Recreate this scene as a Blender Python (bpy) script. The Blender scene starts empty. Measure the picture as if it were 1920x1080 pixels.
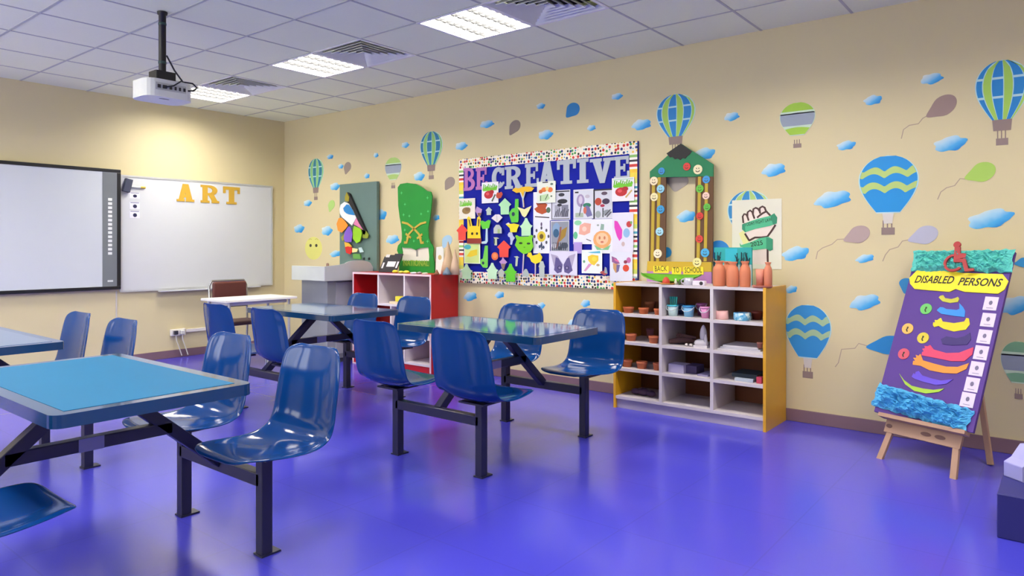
import bpy, math, random
from mathutils import Vector, Matrix, noise
random.seed(7)
sin, cos, pi, rad = math.sin, math.cos, math.pi, math.radians
SC = bpy.context.scene
COL = SC.collection

# ------------------------------------------------------------------ camera
CAMH, FPX, CX, CY, YAW = 1.29, 1312.4, 960.0, 461.3, rad(38.675)
SY, CYW = sin(YAW), cos(YAW)
RV, FV, ZV = Vector((SY, -CYW, 0)), Vector((CYW, SY, 0)), Vector((0, 0, 1))
EYE = Vector((0, 0, CAMH))
cd = bpy.data.cameras.new('camera'); cam = bpy.data.objects.new('camera', cd); COL.objects.link(cam)
cam.location = EYE; cam.rotation_euler = (pi/2, 0, -math.atan2(CYW, SY))
cd.sensor_width = 36; cd.lens = 36*FPX/1920; cd.shift_y = -(540-CY)/1920; cd.clip_start = .05
SC.camera = cam

# room measures (metres)
WX, WY, H = 5.331, 8.11, 2.926
X0, Y0 = -2.75, -1.9

class Plane:
    """a flat surface in the room: origin, right axis, up axis; n looks at the room"""
    def __init__(s, o, u, v):
        s.o, s.u, s.v = Vector(o), Vector(u).normalized(), Vector(v).normalized(); s.n = s.u.cross(s.v)
    def at(s, u, v, d=0): return s.o + s.u*u + s.v*v + s.n*d
    def px(s, x, y):
        d = FV + RV*((x-CX)/FPX) + ZV*((CY-y)/FPX)
        k = (s.o-EYE).dot(s.n)/d.dot(s.n); p = EYE + d*k - s.o
        return (p.dot(s.u), p.dot(s.v))
    def pl(s, pts): return [s.px(*p) for p in pts]
    def shifted(s, d): return Plane(s.o+s.n*d, s.u, s.v)
    def box(s, x0, y0, x1, y1):
        ym, xm = (y0+y1)/2, (x0+x1)/2
        return (s.px(x0, ym)[0], s.px(xm, y1)[1], s.px(x1, ym)[0], s.px(xm, y0)[1])
PA = Plane((0, WY, 0), (1, 0, 0), (0, 0, 1))
PB = Plane((WX, 0, 0), (0, -1, 0), (0, 0, 1))
def yx(px, X):            # Y of a sight line at depth X (measuring along wall_right)
    return -PB.shifted(WX-X).px(px, 400)[0]

# ------------------------------------------------------------------ materials
def lin(h):
    h = h.lstrip('#'); r = []
    for i in (0, 2, 4):
        c = int(h[i:i+2], 16)/255; r.append(c/12.92 if c <= .04045 else ((c+.055)/1.055)**2.4)
    return r+[1]
MC = {}
def M(hexc, rough=.6, metal=0, coat=0, var=.06, scale=6, spec=.5, bump=0):
    k = (hexc, rough, metal, coat, var, scale, spec, bump)
    if k in MC: return MC[k]
    m = bpy.data.materials.new('paint_'+hexc); m.use_nodes = True
    nt = m.node_tree; b = nt.nodes['Principled BSDF']
    b.inputs['Roughness'].default_value = rough; b.inputs['Metallic'].default_value = metal
    b.inputs['Coat Weight'].default_value = coat; b.inputs['Coat Roughness'].default_value = .06
    b.inputs['Specular IOR Level'].default_value = spec
    tc = nt.nodes.new('ShaderNodeTexCoord'); nz = nt.nodes.new('ShaderNodeTexNoise'); mx = nt.nodes.new('ShaderNodeMix')
    mx.data_type = 'RGBA'; c = lin(hexc)
    mx.inputs[6].default_value = [x*(1-var) for x in c[:3]]+[1]; mx.inputs[7].default_value = [min(1, x*(1+var)) for x in c[:3]]+[1]
    nz.inputs['Scale'].default_value = scale
    nt.links.new(tc.outputs['Object'], nz.inputs['Vector']); nt.links.new(nz.outputs['Fac'], mx.inputs[0]); nt.links.new(mx.outputs[2], b.inputs['Base Color'])
    if bump:
        bp = nt.nodes.new('ShaderNodeBump'); bp.inputs['Strength'].default_value = bump; bp.inputs['Distance'].default_value = .01
        n2 = nt.nodes.new('ShaderNodeTexNoise'); n2.inputs['Scale'].default_value = scale*8
        nt.links.new(tc.outputs['Object'], n2.inputs['Vector']); nt.links.new(n2.outputs['Fac'], bp.inputs['Height']); nt.links.new(bp.outputs[0], b.inputs['Normal'])
    MC[k] = m; return m
def node_mat(name, rough, build, coat=0):
    m = bpy.data.materials.new(name); m.use_nodes = True; nt = m.node_tree; b = nt.nodes['Principled BSDF']
    b.inputs['Roughness'].default_value = rough; b.inputs['Coat Weight'].default_value = coat; b.inputs['Coat Roughness'].default_value = .12
    def N(t, **kw):
        n = nt.nodes.new('ShaderNode'+t)
        for a, v in kw.items(): setattr(n, a, v)
        return n
    def L(a, b_): nt.links.new(a, b_)
    def MA(op, a, b_=None):
        n = N('Math', operation=op)
        for i, x in enumerate((a, b_)):
            if x is None: continue
            if isinstance(x, (int, float)): n.inputs[i].default_value = x
            else: L(x, n.inputs[i])
        return n.outputs[0]
    build(N, L, MA, b); return m
def ramp(n, stops, mode='LINEAR'):
    r = n.color_ramp; r.interpolation = mode
    while len(r.elements) > 1: r.elements.remove(r.elements[-1])
    r.elements[0].position, r.elements[0].color = stops[0][0], lin(stops[0][1])
    for p, c in stops[1:]:
        e = r.elements.new(p); e.color = lin(c)
def mix_rgb(N, L, fac, a, b_):
    n = N('Mix', data_type='RGBA'); L(fac, n.inputs[0])
    for i, x in ((6, a), (7, b_)):
        if isinstance(x, str): n.inputs[i].default_value = lin(x)
        else: L(x, n.inputs[i])
    return n.outputs[2]

FLOOR_A, FLOOR_B = '3d3cc2', '4140c6'
def _floor(N, L, MA, b):
    tc = N('TexCoord'); sp = N('SeparateXYZ'); L(tc.outputs['Object'], sp.inputs[0])
    def line(o): return MA('LESS_THAN', MA('ABSOLUTE', MA('SUBTRACT', MA('FRACT', MA('DIVIDE', o, .6)), .5)), .006)
    g = MA('MAXIMUM', line(sp.outputs[0]), line(sp.outputs[1]))
    nz = N('TexNoise'); nz.inputs['Scale'].default_value = .9; nz.inputs['Detail'].default_value = 2; L(tc.outputs['Object'], nz.inputs['Vector'])
    c = mix_rgb(N, L, nz.outputs['Fac'], FLOOR_A, FLOOR_B)
    c2 = mix_rgb(N, L, MA('MULTIPLY', g, .45), c, '3a39a8'); L(c2, b.inputs['Base Color'])
    b.inputs['Specular IOR Level'].default_value = .6
    b.inputs['Roughness'].default_value = .26
M_FLOOR = node_mat('floor_tile', .3, _floor, coat=.35)
def _dots(N, L, MA, b):
    tc = N('TexCoord'); mp = N('Mapping'); mp.inputs['Scale'].default_value = (0, 1, 1); L(tc.outputs['Object'], mp.inputs[0])
    v = N('TexVoronoi'); v.inputs['Scale'].default_value = 34; v.inputs['Randomness'].default_value = .45; L(mp.outputs[0], v.inputs['Vector'])
    sp = N('SeparateColor'); L(v.outputs['Color'], sp.inputs[0])
    cr = N('ValToRGB'); ramp(cr, [(0, 'c8322e'), (.16, '2a3c78'), (.33, '3f9a4a'), (.45, '151515'), (.6, 'e0b52e'), (.72, '2b9bc0'), (.85, 'e07a8a')], 'CONSTANT'); L(sp.outputs[0], cr.inputs[0])
    L(mix_rgb(N, L, MA('LESS_THAN', v.outputs['Distance'], .43), 'ece6d6', cr.outputs[0]), b.inputs['Base Color'])
M_DOTS = node_mat('dotted_border_paper', .7, _dots)
def _stripes(N, L, MA, b):
    tc = N('TexCoord'); sp = N('SeparateXYZ'); L(tc.outputs['Object'], sp.inputs[0])
    cr = N('ValToRGB'); ramp(cr, [(0, 'f2efe6'), (.06, 'c83030'), (.11, 'f2efe6'), (.16, '202020'), (.2, 'f2efe6'), (.25, '4aa0b8'), (.3, 'f2efe6'), (.36, 'c9d66a'), (.46, 'e8d24a'), (.6, 'f0c83c'), (.68, 'f2efe6'), (.73, 'd04038'), (.79, 'f2efe6'), (.84, '30303a'), (.89, 'f2efe6'), (.94, '8cc26a')], 'CONSTANT')
    L(MA('FRACT', MA('MULTIPLY', sp.outputs[2], 2.6)), cr.inputs[0]); L(cr.outputs[0], b.inputs['Base Color'])
M_STRIPES = node_mat('striped_border_paper', .7, _stripes)
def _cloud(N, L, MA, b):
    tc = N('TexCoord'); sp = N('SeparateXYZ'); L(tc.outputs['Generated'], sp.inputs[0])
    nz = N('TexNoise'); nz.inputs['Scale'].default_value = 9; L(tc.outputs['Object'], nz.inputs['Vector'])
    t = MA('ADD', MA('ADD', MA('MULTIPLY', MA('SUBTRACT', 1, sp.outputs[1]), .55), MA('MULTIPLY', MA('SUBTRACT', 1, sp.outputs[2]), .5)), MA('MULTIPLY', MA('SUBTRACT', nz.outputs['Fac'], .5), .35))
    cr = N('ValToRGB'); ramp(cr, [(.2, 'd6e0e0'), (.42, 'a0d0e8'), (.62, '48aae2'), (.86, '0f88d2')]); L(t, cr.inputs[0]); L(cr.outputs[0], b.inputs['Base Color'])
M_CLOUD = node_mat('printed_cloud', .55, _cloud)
def _wall(N, L, MA, b):
    tc = N('TexCoord'); nz = N('TexNoise'); nz.inputs['Scale'].default_value = .8; nz.inputs['Detail'].default_value = 4; L(tc.outputs['Object'], nz.inputs['Vector'])
    L(mix_rgb(N, L, nz.outputs['Fac'], 'd0c49a', 'd4c9a0'), b.inputs['Base Color'])
    n2 = N('TexNoise'); n2.inputs['Scale'].default_value = 160; L(tc.outputs['Object'], n2.inputs['Vector'])
    bp = N('Bump'); bp.inputs['Strength'].default_value = .06; L(n2.outputs['Fac'], bp.inputs['Height']); L(bp.outputs[0], b.inputs['Normal'])
M_WALL = node_mat('cream_wall_paint', .6, _wall)
def _ceil(N, L, MA, b):
    tc = N('TexCoord'); nz = N('TexNoise'); nz.inputs['Scale'].default_value = 90; L(tc.outputs['Object'], nz.inputs['Vector'])
    L(mix_rgb(N, L, nz.outputs['Fac'], 'e9eecf', 'eff4d6'), b.inputs['Base Color'])
M_CEIL = node_mat('mineral_ceiling_tile', .9, _ceil)
def emit(name, hexc, s):
    m = bpy.data.materials.new(name); m.use_nodes = True; nt = m.node_tree; nt.nodes.remove(nt.nodes['Principled BSDF'])
    e = nt.nodes.new('ShaderNodeEmission'); e.inputs[0].default_value = lin(hexc); e.inputs[1].default_value = s
    nt.links.new(e.outputs[0], nt.nodes['Material Output'].inputs[0]); return m
LAMP = 15.0
M_LAMP = emit('fluorescent_panel', 'fff7ea', LAMP)

# ------------------------------------------------------------------ mesh helpers
class MB:
    def __init__(s): s.v, s.f, s.m, s.sm = [], [], [], []
    def add(s, vs, fs, mi=0, smooth=False):
        o = len(s.v); s.v += [Vector(x) for x in vs]
        for f in fs: s.f.append([i+o for i in f]); s.m.append(mi); s.sm.append(smooth)
        return s
    def obox(s, c, a, b, d, mi=0):
        c, a, b, d = Vector(c), Vector(a), Vector(b), Vector(d)
        if a.cross(b).dot(d) < 0: a = -a
        vs = [c+a*i+b*j+d*k for k in (-1, 1) for j in (-1, 1) for i in (-1, 1)]
        return s.add(vs, [(0, 2, 3, 1), (4, 5, 7, 6), (0, 1, 5, 4), (2, 6, 7, 3), (0, 4, 6, 2), (1, 3, 7, 5)], mi)
    def box(s, x0, x1, y0, y1, z0, z1, mi=0):
        return s.obox(((x0+x1)/2, (y0+y1)/2, (z0+z1)/2), (abs(x1-x0)/2, 0, 0), (0, abs(y1-y0)/2, 0), (0, 0, abs(z1-z0)/2), mi)
    def beam(s, p, q, w, h, mi=0, up=ZV):
        p, q = Vector(p), Vector(q); d = (q-p); a = d.normalized()
        if abs(a.dot(up)) > .98: up = Vector((1, 0, 0))
        b = a.cross(up).normalized(); c = b.cross(a)
        return s.obox((p+q)/2, d/2, b*w/2, c*h/2, mi)
    def tube(s, path, r, mi=0, n=8, caps=True):
        path = [Vector(p) for p in path]; vs, fs = [], []; ref = None
        for i, p in enumerate(path):
            t = (path[min(i+1, len(path)-1)]-path[max(i-1, 0)]).normalized()
            if ref is None:
                ref = t.orthogonal().normalized()
            ref = (ref-t*ref.dot(t)).normalized(); b = t.cross(ref)
            rr = r[i] if isinstance(r, (list, tuple)) else r
            vs += [p+(ref*cos(2*pi*k/n)+b*sin(2*pi*k/n))*rr for k in range(n)]
        for i in range(len(path)-1):
            for k in range(n):
                a, b2 = i*n+k, i*n+(k+1) % n; fs.append((a, b2, b2+n, a+n))
        s.add(vs, fs, mi, True)
        if caps: s.add(vs[:n], [list(range(n))[::-1]], mi); s.add(vs[-n:], [list(range(n))], mi)
        return s
    def lathe(s, prof, c=(0, 0, 0), mi=0, n=20, axis=None, smooth=True):
        c = Vector(c); A = Vector(axis).normalized() if axis else ZV
        if axis: U = A.orthogonal().normalized(); W = A.cross(U)
        else: U, W = Vector((1, 0, 0)), Vector((0, 1, 0))
        vs = [c+A*z+(U*cos(2*pi*k/n)+W*sin(2*pi*k/n))*max(r, 1e-4) for r, z in prof for k in range(n)]; fs = []
        for i in range(len(prof)-1):
            for k in range(n):
                a, b = i*n+k, i*n+(k+1) % n; fs.append((a, b, b+n, a+n))
        return s.add(vs, fs, mi, smooth)
    def prism(s, P, poly, d0, d1, mi=0, side=None):
        n = len(poly)
        ar = sum(poly[i][0]*poly[(i+1) % n][1]-poly[(i+1) % n][0]*poly[i][1] for i in range(n))
        if ar < 0: poly = poly[::-1]
        vs = [P.at(u, v, d1) for u, v in poly]+[P.at(u, v, d0) for u, v in poly]
        s.add(vs, [list(range(n)), [n+i for i in range(n)][::-1]], mi)
        s.add(vs, [(i, n+i, n+(i+1) % n, (i+1) % n) for i in range(n)], mi if side is None else side)
        return s
    def grid(s, fn, nu, nv, mi=0, smooth=True):
        vs = [fn(i/nu, j/nv) for j in range(nv+1) for i in range(nu+1)]
        return s.add(vs, [(j*(nu+1)+i, j*(nu+1)+i+1, (j+1)*(nu+1)+i+1, (j+1)*(nu+1)+i) for j in range(nv) for i in range(nu)], mi, smooth)
    def build(s, name, mats, parent=None, bevel=0, seg=2, subsurf=0, solid=0):
        if not isinstance(mats, (list, tuple)): mats = [mats]
        if parent is None:
            lo = [min(v[i] for v in s.v) for i in range(3)]; hi = [max(v[i] for v in s.v) for i in range(3)]
            off = Vector(((lo[0]+hi[0])/2, (lo[1]+hi[1])/2, lo[2]))
        else: off = WL[parent.name]
        me = bpy.data.meshes.new(name); me.from_pydata([tuple(v-off) for v in s.v], [], s.f)
        for m in mats: me.materials.append(m)
        for p, mi, sm in zip(me.polygons, s.m, s.sm): p.material_index = mi; p.use_smooth = sm
        me.update()
        o = bpy.data.objects.new(name, me); COL.objects.link(o)
        if parent is None: o.location = off
        else: o.parent = parent
        WL[o.name] = off
        if solid: md = o.modifiers.new('solid', 'SOLIDIFY'); md.thickness = solid; md.offset = 0
        if bevel: md = o.modifiers.new('bevel', 'BEVEL'); md.width = bevel; md.segments = seg; md.limit_method = 'ANGLE'
        if subsurf: md = o.modifiers.new('sub', 'SUBSURF'); md.levels = md.render_levels = subsurf
        return o
WL = {}
def tag(o, label, cat, group=None):
    o['label'] = label; o['category'] = cat
    if group: o['group'] = group
    return o
def thing(name, loc, label, cat, group=None):
    o = bpy.data.objects.new(name, None); COL.objects.link(o); o.location = loc; o.empty_display_size = .1; WL[o.name] = Vector(loc)
    return tag(o, label, cat, group)
def struct(o): o['kind'] = 'structure'; return o
def copy_tree(o, parent=None):
    c = o.copy(); COL.objects.link(c); c.parent = parent
    for ch in list(o.children): copy_tree(ch, c)
    WL[c.name] = WL.get(o.name, Vector())
    return c

# flat drawing vocabulary: polygons in (u, v)
def ell(cx, cy, rx, ry, n=20, a0=0, a1=360):
    return [(cx+rx*cos(rad(a0+(a1-a0)*k/n)), cy+ry*sin(rad(a0+(a1-a0)*k/n))) for k in range(n if a1-a0 == 360 else n+1)]
def arcband(cx, cy, rx, ry, ix, iy, a0, a1, n=16):
    return ell(cx, cy, rx, ry, n, a0, a1)+ell(cx, cy, ix, iy, n, a0, a1)[::-1]
def stroke(pts, w):
    L, R = [], []
    for i, p in enumerate(pts):
        a, b = pts[max(i-1, 0)], pts[min(i+1, len(pts)-1)]
        dx, dy = b[0]-a[0], b[1]-a[1]; l = math.hypot(dx, dy) or 1; nx, ny = -dy/l*w/2, dx/l*w/2
        L.append((p[0]+nx, p[1]+ny)); R.append((p[0]-nx, p[1]-ny))
    return L+R[::-1]
def rc(x0, y0, x1, y1): return [(x0, y0), (x1, y0), (x1, y1), (x0, y1)]
def inbox(poly, b): return [(b[0]+(b[2]-b[0])*x, b[1]+(b[3]-b[1])*y) for x, y in poly]

def text_geo(s, offset=0, shear=0):
    cu = bpy.data.curves.new('lettering', 'FONT'); cu.body = s; cu.offset = offset; cu.shear = shear; cu.resolution_u = 3; cu.fill_mode = 'FRONT'
    ob = bpy.data.objects.new('lettering', cu); COL.objects.link(ob); bpy.context.view_layer.update()
    me = bpy.data.meshes.new_from_object(ob.evaluated_get(bpy.context.evaluated_depsgraph_get()))
    vs = [(v.co.x, v.co.y) for v in me.vertices]; fs = [list(p.vertices) for p in me.polygons]
    bpy.data.objects.remove(ob); bpy.data.meshes.remove(me); bpy.data.curves.remove(cu)
    return vs, fs
def text(mb, P, s, a, b, h, d, mi, offset=0, shear=0):
    """letters on plane P from baseline point a to b (u, v), h tall"""
    vs, fs = text_geo(s, offset, shear)
    x0, x1 = min(v[0] for v in vs), max(v[0] for v in vs); y0, y1 = min(v[1] for v in vs), max(v[1] for v in vs)
    du, dv = b[0]-a[0], b[1]-a[1]; l = math.hypot(du, dv); nu, nv = -dv/l, du/l
    mb.add([P.at(a[0]+du*(x-x0)/(x1-x0)+nu*h*(y-y0)/(y1-y0), a[1]+dv*(x-x0)/(x1-x0)+nv*h*(y-y0)/(y1-y0), d) for x, y in vs], fs, mi)

def flat(P, name, shapes, d, label=None, cat=None, group=None, thick=.0015, parent=None, rough=.6):
    """one thin cut-out: the first polygon is the sheet, the others its printed pattern"""
    mb = MB(); cols = []
    for i, (poly, hx) in enumerate(shapes):
        if hx not in cols: cols.append(hx)
        if i == 0: mb.prism(P, poly, d, d+thick, 0)
        else: mb.prism(P, poly, d+thick*.5, d+thick+.0004*i, cols.index(hx))
    o = mb.build(name, [h if not isinstance(h, str) else M(h, rough) for h in cols], parent)
    if label: tag(o, label, cat, group)
    return o

# ------------------------------------------------------------------ the setting
struct(MB().box(X0, WX, Y0, WY, -.1, 0).build('floor', M_FLOOR))
struct(MB().box(X0-.1, WX+.1, WY, WY+.1, 0, H+.1).build('wall_left', M_WALL))
struct(MB().box(WX, WX+.1, Y0-.1, WY, 0, H+.1).build('wall_right', M_WALL))
struct(MB().box(X0-.1, X0, Y0-.1, WY, 0, H+.1).build('wall_back', M_WALL))
struct(MB().box(X0, WX, Y0-.1, Y0, 0, H+.1).build('wall_front', M_WALL))
M_FILL = emit('fill_light_pane', 'fbfbf4', 2.2)  # glowing window panes added out of view as fill light for the ceiling
for k, (ya, yb_) in enumerate(((2.3, 3.9), (4.3, 5.9), (6.2, 7.8))):
    wn = struct(MB().box(X0+.004, X0+.012, ya+.05, yb_-.05, .95, 2.45).build('window_%d' % (k+1), M_FILL))
    fr = MB()
    for a, b, c, d in ((ya, yb_, .88, .95), (ya, yb_, 2.45, 2.52), (ya, ya+.05, .95, 2.45), (yb_-.05, yb_, .95, 2.45), ((ya+yb_)/2-.025, (ya+yb_)/2+.025, .95, 2.45)): fr.box(X0, X0+.05, a, b, c, d)
    fr.build('window_frame', M('e4e4e0', .4), wn)
M_BASE = M('7d626c', .45)
struct(MB().box(X0, WX-.012, WY-.012, WY, 0, .09).build('baseboard_left', M_BASE, bevel=.003))
struct(MB().box(WX-.012, WX, Y0, WY-.012, 0, .09).build('baseboard_right', M_BASE, bevel=.003))
tx = PA.px(218, 600)[0]
struct(MB().box(tx-.008, tx+.008, WY-.008, WY, .09, .80).build('trim_1', M('c6c2bb', .5), bevel=.003))
# ceiling: tile cells with the light and vent cells left open
LX, LY, TX, TY = 3.861, 3.432, .6, .636
lights = [(x, LY+1.908*k) for k in (2, 1, 0, -1) for x in (LX, LX-3, LX-6)]+[(LX, LY-1.908*2), (LX-3, LY-1.908*2)]
vents = [(LX, LY-.636), (LX, LY+1.908-.636), (LX, LY+3.816-.636)]
cb = MB(); gx = [LX-.3+TX*k for k in range(-11, 4)]; gy = [LY-.318+TY*k for k in range(-9, 9)]
for a in gx:
    for b in gy:
        xa, xb, ya, yb = max(a, X0), min(a+TX, WX), max(b, Y0), min(b+TY, WY)
        if xb-xa < .01 or yb-ya < .01: continue
        if any(abs(a+.3-x) < .1 and abs(b+.318-y) < .1 for x, y in lights+vents): continue
        cb.box(xa, xb, ya, yb, H, H+.02)
for a in gx:
    if X0 < a < WX: cb.box(a-.009, a+.009, Y0, WY, H-.003, H+.004, 1)
for b in gy:
    if Y0 < b < WY: cb.box(X0, WX, b-.009, b+.009, H-.0028, H+.004, 1)
cb.box(X0, WX, Y0, WY, H+.12, H+.14)
struct(cb.build('ceiling', [M_CEIL, M('b9bcb2', .7)]))
M_WHITE = M('e9e9e4', .45); M_LOUV = M('3a3b3d', .8, spec=.1)
def make_light():
    r = thing('ceiling_light', (0, 0, H), '', 'ceiling light', 'square louvred ceiling lights')
    f = MB(); a, b = .289, .307
    for s in (-1, 1):
        f.box(s*a-.011, s*a+.011, -b-.011, b+.011, H-.006, H+.09); f.box(-a, a, s*b-.011, s*b+.011, H-.006, H+.09)
    f.build('frame', M_WHITE, r)
    MB().box(-a+.011, a-.011, -b+.011, b-.011, H+.026, H+.030).build('diffuser', M_LAMP, r)
    l = MB()
    for k in range(1, 4): l.box(-a+.011, a-.011, -b+2*b*k/4-.005, -b+2*b*k/4+.005, H-.001, H+.022)
    for k in range(1, 8): l.box(-a+2*a*k/8-.0015, -a+2*a*k/8+.0015, -b+.011, b-.011, H+.002, H+.02)
    l.build('louvre', M_LOUV, r); return r
lt = make_light()
LLAB = {0: 'square louvred ceiling light farthest away, beside the projector', 3: 'square louvred ceiling light in the middle of the visible row of three', 6: 'square louvred ceiling light nearest the camera and largest in view'}
for i, (x, y) in enumerate(lights):
    o = lt if i == 0 else copy_tree(lt); o.location = (x, y, H)
    o['label'] = LLAB.get(i, 'square louvred ceiling light set in the tiles outside the view')
for x, y, lb in zip([v[0] for v in vents], [v[1] for v in vents], ('square ceiling air vent next to the nearest light', 'square ceiling air vent next to the middle light', 'square ceiling air vent next to the farthest light')):
    r = thing('ceiling_vent', (x, y, H), lb, 'air vent', 'square four-way ceiling vents')
    f = MB(); k, q = .295, .312
    for s in (-1, 1):
        f.box(x+s*k-.013*(1+s)*0-.012, x+s*k+.012, y-q-.005, y+q+.005, H-.006, H+.02); f.box(x-k, x+k, y+s*q-.012, y+s*q+.012, H-.006, H+.02)
    f.build('frame', M_WHITE, r)
    MB().box(x-.29, x+.29, y-.31, y+.31, H+.075, H+.08).build('backing', M('0a0b0c', .9), r)
    v = MB()
    for n in range(6):
        o, i2 = (.283-.047*n), (.283-.047*n-.022); po, pi_ = o*1.06, i2*1.06
        z0, z1 = H-.004, H+.022
        ring_o = [(x-i2, y-pi_), (x+i2, y-pi_), (x+i2, y+pi_), (x-i2, y+pi_)]; ring_i = [(x-o, y-po), (x+o, y-po), (x+o, y+po), (x-o, y+po)]
        vs = [(a, b, z1) for a, b in ring_o]+[(a, b, z0) for a, b in ring_i]
        v.add(vs, [(j, (j+1) % 4, 4+(j+1) % 4, 4+j) for j in range(4)])
    v.build('louvre', M('dfe2dc', .5), r, solid=.003)

# ------------------------------------------------------------------ canteen tables
M_SEAT = M('073878', .11, coat=0, var=.04, spec=.28); M_FRAME = M('1b1c3c', .35, var=.04); M_TOP = M('123c66', .14, coat=.4, var=.04)
M_PANEL = M('31608a', .10, coat=.6, var=.04); M_TURQ = M('07618c', .6, var=.03, spec=.2)
PROF = [(-.262, .452), (-.254, .460), (-.225, .465), (-.16, .456), (-.07, .441), (.02, .436), (.09, .445), (.14, .475), (.168, .53), (.183, .61), (.198, .70), (.213, .78), (.224, .825), (.231, .846)]
WID = [.085, .148, .183, .204, .213, .214, .213, .211, .208, .205, .202, .192, .165, .115]
def catmull(a, t):
    n = len(a)-1; x = min(t*n, n-1e-6); i = int(x); f = x-i
    p = [a[max(0, min(n, i+k))] for k in (-1, 0, 1, 2)]
    def c(q0, q1, q2, q3): return .5*(2*q1+(q2-q0)*f+(2*q0-5*q1+4*q2-q3)*f*f+(3*q1-q0-3*q2+q3)*f**3)
    return tuple(c(*[q[k] for q in p]) for k in range(len(a[0]))) if isinstance(a[0], tuple) else c(*p)
def seat_fn(u, v):
    x, z = catmull(PROF, v); x2, z2 = catmull(PROF, min(1, v+.01)); x1, z1 = catmull(PROF, max(0, v-.01))
    tx_, tz = x2-x1, z2-z1; l = math.hypot(tx_, tz) or 1; nx, nz = -tz/l, tx_/l
    w = catmull(WID, v); t = 2*u-1; e = abs(t)
    s = min(1, max(0, v/.3))*min(1, max(.0, (1.02-v)/.12))*(.5+.5*min(1, max(0, (v-.2)/.3)))
    lift = (.040*e**2.6)*s - (.012*max(0, (e-.92)/.08)**1.5)*s
    return (x+nx*lift, t*w, z+nz*lift)
def make_table():
    r = thing('canteen_table', (0, 0, 0), '', 'canteen table', 'four-seat canteen tables with fixed seats')
    a, b, zt = .334, .588, .776
    pts = []
    for cx, cy, a0 in ((a-.04, b-.04, 0), (-a+.04, b-.04, 90), (-a+.04, -b+.04, 180), (a-.04, -b+.04, 270)): pts += ell(cx, cy, .04, .04, 5, a0, a0+90)
    FP = Plane((0, 0, 0), (1, 0, 0), (0, 1, 0))
    tp = MB().prism(FP, pts, zt-.042, zt).build('tabletop', M_TOP, r, bevel=.012, seg=3)
    MB().box(-a+.05, a-.05, -b+.05, b-.05, zt-.001, zt+.0012).build('top_panel', M_PANEL, tp)
    MB().box(-.2, .2, -.1, .1, zt-.06, zt-.042).build('mounting_plate', M_FRAME, r)
    sx, sy = .528, .3426
    for s in (-1, 1):
        MB().box(s*sx-.025, s*sx+.025, -sy, sy, .285, .34).build('side_beam', M_FRAME, r, bevel=.004)
        MB().beam((s*(sx-.01), 0, .325), (s*.075, 0, zt-.065), .05, .05).build('brace', M_FRAME, r, bevel=.004)
        for q in (-1, 1):
            lg = MB().box(s*sx-.025, s*sx+.025, q*sy-.025, q*sy+.025, .0, .425).build('leg', M_FRAME, r, bevel=.004)
            MB().box(s*sx-.03, s*sx+.06, q*sy-.032, q*sy+.032, 0, .008).build('foot_plate', M_FRAME, lg)
            se = MB(); se.grid(lambda u, v: (s*(sx+seat_fn(u, v)[0]), q*sy+s*1.09*seat_fn(u, v)[1], seat_fn(u, v)[2]), 16, 34)
            st = se.build('seat', M_SEAT, r, subsurf=1, solid=.007)
            MB().box(s*sx-.09, s*sx+.09, q*sy-.09, q*sy+.09, .418, .428).build('seat_bracket', M_FRAME, st)
    tb = MB().box(-.30, .30, -.025, .025, .50, .55).build('tie_bar', M_FRAME, r, bevel=.004)
    o = MB().box(-.06, .03, -.0275, -.0255, .5, .55).build('sticker', M('8d8fb8', .6), tb); o['label'] = 'pale grey sticker'
    return r
T = make_table()
TABS = [(1.112, 2.985, 'blue four-seat canteen table nearest the camera, with a turquoise top'),
        (3.476, 2.9223, 'blue four-seat canteen table standing before the yellow cubby shelf'),
        (1.1088, 4.8209, 'blue four-seat canteen table at the left edge facing the interactive board'),
        (3.5156, 4.8238, 'blue four-seat canteen table standing before the red cubby shelf')]
for i, (x, y, lb) in enumerate(TABS):
    o = T if i == 0 else copy_tree(T)
    o.location = (x, y, 0); o['label'] = lb
for ch in T.children:
    if ch.name.startswith('seat'): ch.location = (.03, -.02, 0)
    if ch.name.startswith('tabletop'):
        g = ch.children[0]; g.data = g.data.copy(); g.data.materials[0] = M_TURQ; g['label'] = 'turquoise inset top'

# ------------------------------------------------------------------ front wall: boards and desk
yb = WY-.055
xr = PA.shifted(.055).px(227, 430)[0]; xl = xr-1.74; z0, z1 = .822, 2.117
r = thing('interactive_whiteboard', ((xl+xr)/2, WY, z0), 'large black-framed interactive whiteboard with a grey button strip on the left wall', 'interactive board')
MB().box(xl, xr, yb+.012, WY-.001, z0+.01, z1-.01).build('casing', M('2a2d33', .4), r)
f = MB()
for a, b, c, d in ((xl, xr, z0, z0+.035), (xl, xr, z1-.035, z1), (xl, xl+.035, z0+.035, z1-.035), (xr-.04, xr, z0+.035, z1-.035)): f.box(a, b, yb, yb+.03, c, d)
f.build('frame', M('17191d', .35), r, bevel=.004)
xs = xr-.185
MB().box(xl+.035, xs, yb+.006, yb+.012, z0+.035, z1-.035).build('screen', M('cbd2d8', .22, var=.01), r)
sp = MB().box(xs, xr-.04, yb+.003, yb+.012, z0+.035, z1-.035).build('button_strip', M('73797e', .4), r)
for k in range(14):
    zc = 1.79-.0445*k
    MB().box(xs+.055, xs+.095, yb+.001, yb+.003, zc-.014, zc+.014).build('button', M('e4e8e8', .4), sp)
MB().box(xs+.05, xs+.105, yb+.001, yb+.003, .905, .925).build('badge', M('d5dada', .4), sp)
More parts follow.
